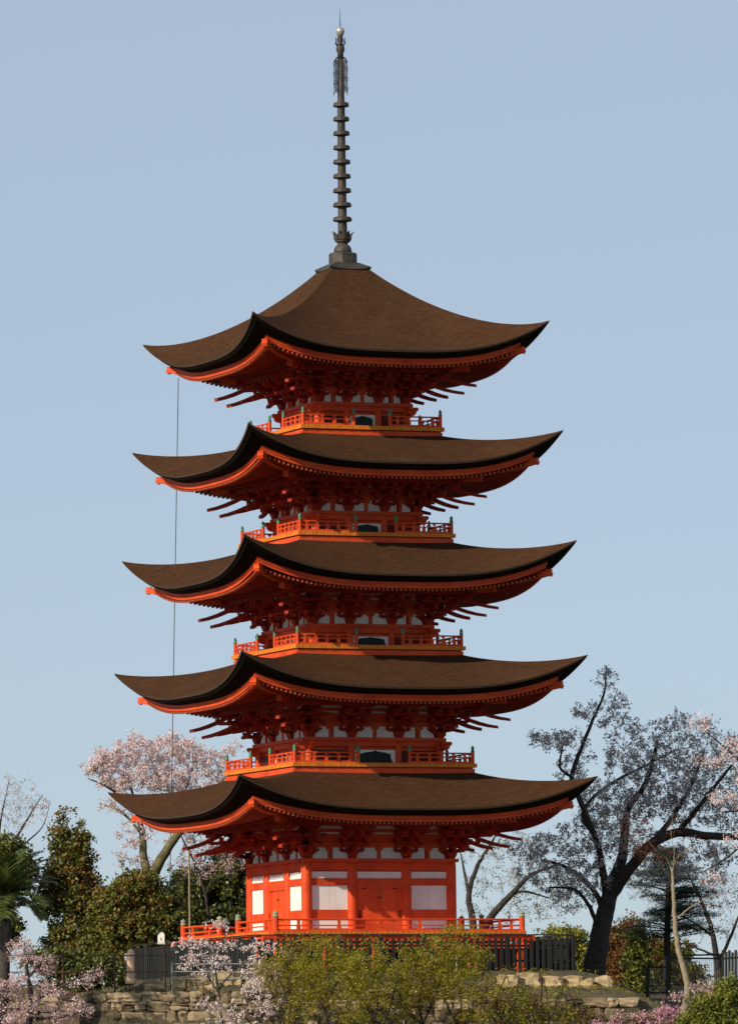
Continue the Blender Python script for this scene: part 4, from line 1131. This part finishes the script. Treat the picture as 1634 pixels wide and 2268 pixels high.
tree('cherry_tree', 'low white and pink blossom spray at the bottom between boulders and maple bushes', 'tree',
     [[(560, 2340, YB-.6, .06), (565, 2280, YB-.6, .05), (575, 2230, YB-.6, .03), (600, 2170, YB-.6, .015)], [(565, 2280, YB-.6, .03), (530, 2240, YB-.6, .02)]],
     [(600, 2150, YB-.6, .5, .4, .28, 60), (620, 2185, YB-.6, .5, .4, .25, 36), (470, 2235, YB-.6, .5, .4, .2, 30), (565, 2185, YB-.6, .5, .4, .28, 60), (590, 2230, YB-.6, .6, .5, .35, 60), (535, 2250, YB-.6, .6, .5, .25, 60), (640, 2110, YB-.6, .3, .3, .2, 16), (500, 2260, YB-.6, .5, .4, .15, 30)],
     32, leaf=(('blossomw', .7), ('blossomp', .3)), **SB)
tree('cherry_tree', 'pink weeping cherry filling the bottom left corner over the stone wall', 'tree',
     [[(60, 2400, -12, .14), (60, 2300, -12, .11), (70, 2220, -12, .08), (60, 2150, -12, .05), (55, 2090, -12, .02)], [(70, 2220, -12, .06), (130, 2190, -12, .045), (190, 2160, -12.3, .03), (240, 2150, -12.4, .012)], [(60, 2260, -12, .06), (150, 2250, -12, .04), (210, 2230, -12, .015)], [(60, 2170, -12, .04), (100, 2130, -12, .03), (140, 2120, -12, .015)]],
     [(45, 2110, -12, .5, .6, .42, 74), (90, 2140, -12, .55, .6, .32, 74), (30, 2180, -12, .6, .6, .35, 70), (110, 2190, -12, .6, .6, .28, 66), (190, 2172, -12.2, .55, .5, .15, 48), (225, 2155, -12.2, .3, .3, .10, 14), (60, 2235, -12, .9, .6, .35, 100), (160, 2235, -12, .7, .6, .28, 60), (30, 2260, -12, .7, .6, .2, 40), (130, 2258, -12, .9, .6, .15, 50)],
     33, leaf=(('blossomp', .75), ('blossomw', .25)), clump_per_m=16, per_clump=6, clump_r=.055, lsize=.030, tr=.012, along=.1, droop=.12)

# -- olive maple bushes in front of the veranda
mg = 'maple bushes in front of the veranda'
mpl = [(640, 2150, 2084, 'airy olive maple bush leftmost of the row, overlapping the pink blossom spray'),
       (735, 2130, 2086, 'tall olive maple bush below the left white wall panels of the pagoda'),
       (830, 2160, 2098, 'olive maple bush in front of the pagoda door, with bare forked stems'),
       (930, 2135, 2092, 'broad olive maple bush hiding the fence right of the pagoda door'),
       (1020, 2110, 2068, 'tallest olive maple bush, reaching the veranda railing below the right white panel'),
       (1110, 2200, 2150, 'thin olive maple bush with brown twigs below the right veranda corner'),
       (1200, 2230, 2190, 'sparse twiggy olive bush rightmost of the row, over the right terrace stones')]
for q, (px, py, ty, lab) in enumerate(mpl):
    Y = -11.2-(q % 3)*1.1; rr_ = random.Random(50+q)
    J = lambda a: rr_.uniform(-a, a)
    dens = 1.0 if q < 5 else .55
    limbs = [[(px+J(8), 2345, Y, .045), (px+J(10), 2285, Y, .038), (px+J(15), 2225, Y, .028), (px+J(20), 2165, Y, .018), (px+J(25), ty+30, Y, .008)]]
    for sg in (-1, 1, -1, 1):
        limbs.append([(px, 2285+J(20), Y, .028), (px+sg*25+J(10), 2240+J(10), Y+J(.4), .022), (px+sg*50+J(12), 2190+J(12), Y+J(.6), .014), (px+sg*68+J(15), py+10+J(20), Y+J(.8), .007)])
    n = int(120*dens)
    blobs = [(px+J(30), ty+8, Y, .75, .6, .36, int(n*.16)), (px+J(20), ty+38, Y, .60, .6, .26, int(n*.5)), (px-35, ty+60, Y, .6, .7, .28, int(n*.6)), (px+35, ty+60, Y, .6, .7, .28, int(n*.6)), (px, ty+95, Y, .9, .8, .35, n), (px+J(30), 2215, Y, .8, .8, .30, int(n*.35)), (px+J(40), 2255, Y, .8, .7, .15, int(n*.25))]
    tree('maple_bush', lab, 'shrub', limbs, blobs, 60+q, group=mg, trunkm='twig', leaf=(('leafolive', .85 if q < 5 else .7), ('leafbronze', .15 if q < 5 else .3)),
         clump_per_m=20 if q < 5 else 12, per_clump=8, clump_r=.075, lsize=.034, tr=.009, along=.15, wander=.14, flat=.5)

# -- right foreground
tree('azalea_bush', 'magenta pink azalea in bloom along the bottom, left of the pale trunk', 'shrub',
     [[(1420, 2330, -12, .05), (1420, 2290, -12, .04), (1420, 2255, -12, .015)]],
     [(1375, 2262, -12, .4, .5, .14, 30), (1425, 2262, -12, .4, .5, .14, 30), (1478, 2246, -12, .32, .5, .22, 34), (1400, 2285, -12, .9, .6, .26, 40), (1340, 2280, -12, .5, .5, .14, 16)],
     41, leaf=(('azalea', .5), ('blossomp', .25), ('leafmid', .25)), clump_per_m=30, per_clump=9, clump_r=.06, lsize=.032, tr=.01, along=.1)
tree('azalea_bush', 'pale pink azalea clump behind the yellow green shrub in the right corner', 'shrub',
     [[(1580, 2300, -10, .04), (1578, 2240, -10, .03), (1578, 2200, -10, .012)]],
     [(1570, 2195, -10, .45, .4, .22, 40), (1560, 2225, -10, .5, .5, .2, 30), (1500, 2210, -10, .3, .3, .10, 10)],
     42, leaf=(('blossomp', .6), ('leafmid', .2), ('azalea', .2)), clump_per_m=20, per_clump=8, clump_r=.06, lsize=.032, tr=.01, along=.1)
tree('evergreen_shrub', 'glossy yellow green shrub filling the bottom right corner', 'shrub',
     [[(1600, 2340, -13, .06), (1598, 2280, -13, .05), (1595, 2220, -13, .02)]],
     [(1560, 2235, -13, .5, .5, .28, 90), (1620, 2200, -13, .45, .5, .42, 100), (1540, 2265, -13, .6, .5, .22, 80), (1610, 2260, -13, .7, .5, .3, 100)],
     43, leaf=(('leafyel', .55), ('leafmid', .45)), clump_per_m=34, per_clump=9, clump_r=.07, lsize=.040, tr=.01, along=.0)
tree('evergreen_shrub', 'brownish twiggy shrub on the bank between the terrace stones and the mesh fence', 'shrub',
     [[(1350, 2290, -7, .05), (1352, 2240, -7, .04), (1360, 2190, -7, .015)], [(1352, 2240, -7, .03), (1320, 2210, -7, .015)], [(1352, 2240, -7, .03), (1400, 2205, -7, .015)]],
     [(1345, 2210, -7, .7, .6, .3, 70), (1390, 2225, -7, .6, .6, .25, 50), (1300, 2235, -7.5, .7, .6, .25, 60), (1240, 2215, -8.6, .7, .4, .2, 40)],
     44, leaf=(('leafolive', .55), ('leafbronze', .25), ('leafmid', .2)), clump_per_m=14, per_clump=7, clump_r=.07, lsize=.03, tr=.01, along=.1)

tree('evergreen_shrub', 'low reddish brown twiggy bush in front of the right terrace boulders', 'shrub',
     [[(1150, 2300, -10.2, .04), (1155, 2250, -10.2, .03), (1165, 2205, -10.2, .012)], [(1155, 2260, -10.2, .025), (1210, 2235, -10.2, .012)], [(1155, 2270, -10.2, .025), (1100, 2235, -10.2, .012)]],
     [(1165, 2222, -10.2, .7, .5, .22, 50), (1240, 2245, -10.2, .8, .5, .2, 50), (1300, 2255, -10.2, .6, .5, .15, 40), (1110, 2235, -10.2, .6, .5, .2, 36)],
     46, leaf=(('leafolive', .4), ('leafbronze', .35), ('leafauburn', .25)), clump_per_m=13, per_clump=7, clump_r=.07, lsize=.03, tr=.01, along=.1)

# -- weeds and short grass on the terrace and slope
rgg = np.random.default_rng(9)
NG = 26000
gx = rgg.uniform(-12.5, 12.5, NG); gy = rgg.uniform(-12.0, -3.0, NG)
nzg = np.sin(gx*1.9+np.sin(gy*2.3)*1.2)*np.sin(gy*1.7+.6)+rgg.normal(size=NG)*.45
keep = nzg > -.1
lx_ = gx*math.cos(ROT)+gy*math.sin(ROT); ly_ = -gx*math.sin(ROT)+gy*math.cos(ROT)
keep &= np.maximum(abs(lx_), abs(ly_)) > 5.15
gx = gx[keep]; gy = gy[keep]
gz = np.array([ground_z(a, b) for a, b in zip(gx, gy)])+rgg.uniform(0, .09, len(gx))
me, N = leaf_object('grass', None, np.stack([gx, gy, gz], 1), rgg.uniform(.03, .075, len(gx)), (('leafolive', .4), ('leafmid', .3), ('leafauburn', .3)), rgg, .45)
mi = rgg.choice(3, N, p=[.4, .25, .35])
me.polygons.foreach_set('material_index', mi.astype(np.int32)); me.update(); me.validate()
gr_ = bpy.data.objects.new('grass', me); COL.objects.link(gr_)
tag(gr_, 'dry olive weeds and grass on the earth of the terrace edge', 'grass', kind='stuff')

tree('cherry_tree', 'hazy fine twigged cherry with faint pale buds behind the conifer at right', 'tree',
     [[(1590, 2230, 19, .14), (1588, 2140, 19, .11), (1575, 2060, 19, .08), (1550, 1990, 19, .05), (1520, 1930, 19, .02)],
      [(1588, 2140, 19, .07), (1620, 2070, 19, .05), (1650, 1990, 19, .02)], [(1578, 2075, 19, .05), (1530, 2040, 19, .03), (1470, 2010, 19, .012)], [(1588, 2120, 19, .05), (1540, 2100, 19, .03), (1490, 2085, 19, .012)]],
     [(1540, 1950, 19, 1.2, 1.0, .6, 90), (1620, 1980, 19, .9, 1.0, .7, 90), (1470, 1980, 19, 1.1, .9, .5, 70), (1400, 1960, 19, .9, .9, .5, 50), (1600, 2060, 19, 1.0, .9, .5, 70), (1500, 2060, 19, .8, .8, .35, 34), (1430, 2040, 19, .8, .8, .35, 30)],
     15, leaf=(('blossomg', .5), ('leafbronze', .3), ('leafmid', .2)), clump_per_m=6, per_clump=4, clump_r=.05, lsize=.028, tr=.009, wander=.2)

# -- pale slender trunk
YP = -3.0
tree('maple_tree', 'slender maple with pale smooth leaning trunk and sparse rusty leaves at right', 'tree',
     [[(1512, 2250, YP, .125), (1520, 2215, YP, .105), (1522, 2180, YP, .10), (1512, 2140, YP, .09), (1502, 2105, YP, .078), (1496, 2060, YP, .072), (1492, 2000, YP, .060), (1490, 1960, YP, .048), (1488, 1925, YP, .034)],
      [(1488, 1926, YP, .022), (1502, 1898, YP, .016), (1524, 1878, YP+.3, .010), (1540, 1850, YP+.4, .005)], [(1489, 1935, YP, .020), (1474, 1900, YP, .014), (1452, 1884, YP-.3, .009), (1425, 1850, YP-.4, .005)], [(1489, 1940, YP, .022), (1493, 1890, YP, .012), (1486, 1850, YP, .008), (1490, 1800, YP, .004)],
      [(1494, 2040, YP, .025), (1530, 2010, YP, .018), (1580, 1985, YP, .010), (1630, 1975, YP, .006)]],
     [(1405, 1845, YP, .60, .7, .50, 90), (1440, 1890, YP, .7, .8, .35, 70), (1500, 1900, YP, .5, .6, .3, 26), (1600, 1950, YP, .5, .7, .28, 26), (1590, 2000, YP, .6, .6, .18, 22), (1570, 1880, YP, .6, .8, .3, 16), (1490, 1840, YP, .4, .5, .4, 10)],
     45, trunkm='trunkpale', leaf=(('leafbronze', 1),), clump_per_m=9, per_clump=5, clump_r=.06, lsize=.028, tr=.008, along=.2, flat=.4)

# -- conifer with level boughs behind the pale trunk
YC = 16.0
cp = at(1475, 2130, YC)
ct = thing('pine_tree', 'dark conifer with level layered boughs behind the pale slender trunk', 'tree', cp)
rgc = np.random.default_rng(77)
m = MB().use('trunkdark'); ctop = at(1482, 1880, YC)-cp
m.tube([(0, 0, -.6), ctop*.5, ctop], [.13, .09, .03], 9); m.build('trunk', ct, smooth=True)
bm_ = MB().use('twig'); CC = []
for lv, py in enumerate(np.linspace(1895, 2068, 10)):
    z00 = (at(1480, py, YC)-cp).z; R_ = .45+1.25*min(1, (lv+1)/5)
    for q in range(11):
        z = z00+rgc.uniform(-.16, .16)
        az = rgc.uniform(0, 2*PI); L = R_*rgc.uniform(.45, 1.12); d_ = np.array([math.cos(az), math.sin(az), rgc.uniform(-.16, .16)]); s0_ = np.array([ctop.x*.5, ctop.y*.5, z])
        pts = [s0_+d_*L*t+np.array([0, 0, .10*math.sin(t*2.6)-.03]) for t in np.linspace(0, 1, 6)]
        bm_.tube([Vector(p) for p in pts], [.025, .02, .016, .012, .008, .004], 5, False)
        sd_ = np.array([-d_[1], d_[0], 0])
        for t in np.linspace(.3, 1, 9):
            nn = 30; wv = .38*math.sin(PI*min(.95, t*.9))+.06
            o_ = rgc.normal(size=(nn, 3))*np.array([.05, .05, .05])+sd_*(rgc.uniform(-1, 1, (nn, 1))*wv)
            CC.append(s0_+d_*L*t+np.array([0, 0, .10*math.sin(t*2.6)-.01])+o_)
bm_.build('branches', ct)
CC = np.concatenate(CC); me, N = leaf_object('crown', ct, CC, np.full(len(CC), .036), (('needle', .8), ('leafmid', .2)), rgc, .55, .6)
finish_leaves(me, N, (rgc.random(N) > .85).astype(int), 'crown', ct)

tree('broadleaf_tree', 'low brownish green scrub seen through the wire mesh fence at right', 'shrub',
     [[(1430, 2260, 30, .10), (1430, 2210, 30, .08), (1430, 2160, 30, .03)]],
     [(1340, 2130, 30, .7, .8, .3, 40), (1400, 2160, 30, .9, .8, .4, 60), (1480, 2200, 30, 1.2, .8, .35, 70), (1560, 2205, 30, 1.0, .8, .2, 50), (1370, 2200, 30, .9, .8, .4, 60)],
     55, leaf=(('leafbronze', .25), ('leafauburn', .3), ('leafmid', .45)), clump_per_m=26, per_clump=8, clump_r=.10, lsize=.055, along=.0, tr=.012, shell=.2)

# -- shrubs and trees beyond at right
bgp = 'trees beyond the terrace at right'
BG = dict(clump_per_m=26, per_clump=8, clump_r=.10, lsize=.055, along=.0, tr=.012, shell=.2)
tree('broadleaf_tree', 'round orange and green leaved tree behind the mesh fence', 'tree',
     [[(1470, 2240, 20, .12), (1468, 2180, 20, .1), (1468, 2120, 20, .04)]],
     [(1460, 2105, 20, .6, .8, .32, 80), (1500, 2120, 20, .5, .8, .4, 70), (1455, 2150, 20, .8, .8, .5, 120), (1500, 2165, 20, .5, .8, .35, 60), (1540, 2165, 20, .45, .6, .3, 50), (1480, 2195, 20, 1.2, .8, .25, 80)],
     51, group=bgp, leaf=(('leafmid', .3), ('leafyel', .25), ('leafauburn', .45)), **BG)
tree('broadleaf_tree', 'narrow bright green tree between the dark cherry trunk and the orange leaved tree', 'tree',
     [[(1412, 2240, 17, .05), (1410, 2180, 17, .045), (1410, 2100, 17, .02)]],
     [(1412, 2080, 17, .28, .4, .35, 40), (1408, 2125, 17, .42, .5, .45, 70), (1412, 2170, 17, .45, .5, .3, 40), (1425, 2200, 17, .5, .5, .25, 40)],
     52, group=bgp, trunkm='trunkpale', leaf=(('leafmid', .85), ('leafyel', .15)), **BG)
tree('broadleaf_tree', 'rusty brown leaved tree just right of the dark cherry trunk', 'tree',
     [[(1370, 2240, 24, .12), (1368, 2170, 24, .1), (1366, 2090, 24, .04)]],
     [(1370, 2080, 24, .55, .8, .4, 50), (1365, 2130, 24, .65, .8, .5, 80), (1370, 2180, 24, .8, .8, .35, 80), (1400, 2050, 24, .4, .5, .2, 18)],
     53, group=bgp, leaf=(('leafbronze', .4), ('leafauburn', .45), ('leafmid', .15)), **BG)
tree('broadleaf_tree', 'grey green tree behind the right end of the black picket fence', 'tree',
     [[(1262, 2240, 26, .12), (1262, 2160, 26, .1), (1260, 2090, 26, .04)]],
     [(1250, 2075, 26, .7, .8, .22, 60), (1275, 2110, 26, .6, .8, .4, 80), (1230, 2110, 26, .7, .8, .4, 70), (1270, 2155, 26, .7, .8, .4, 70), (1190, 2090, 26, .5, .6, .15, 20)],
     54, group=bgp, leaf=(('leafmid', .5), ('leafolive', .3), ('leafdark', .2)), **BG)
print('objects', len(bpy.data.objects))
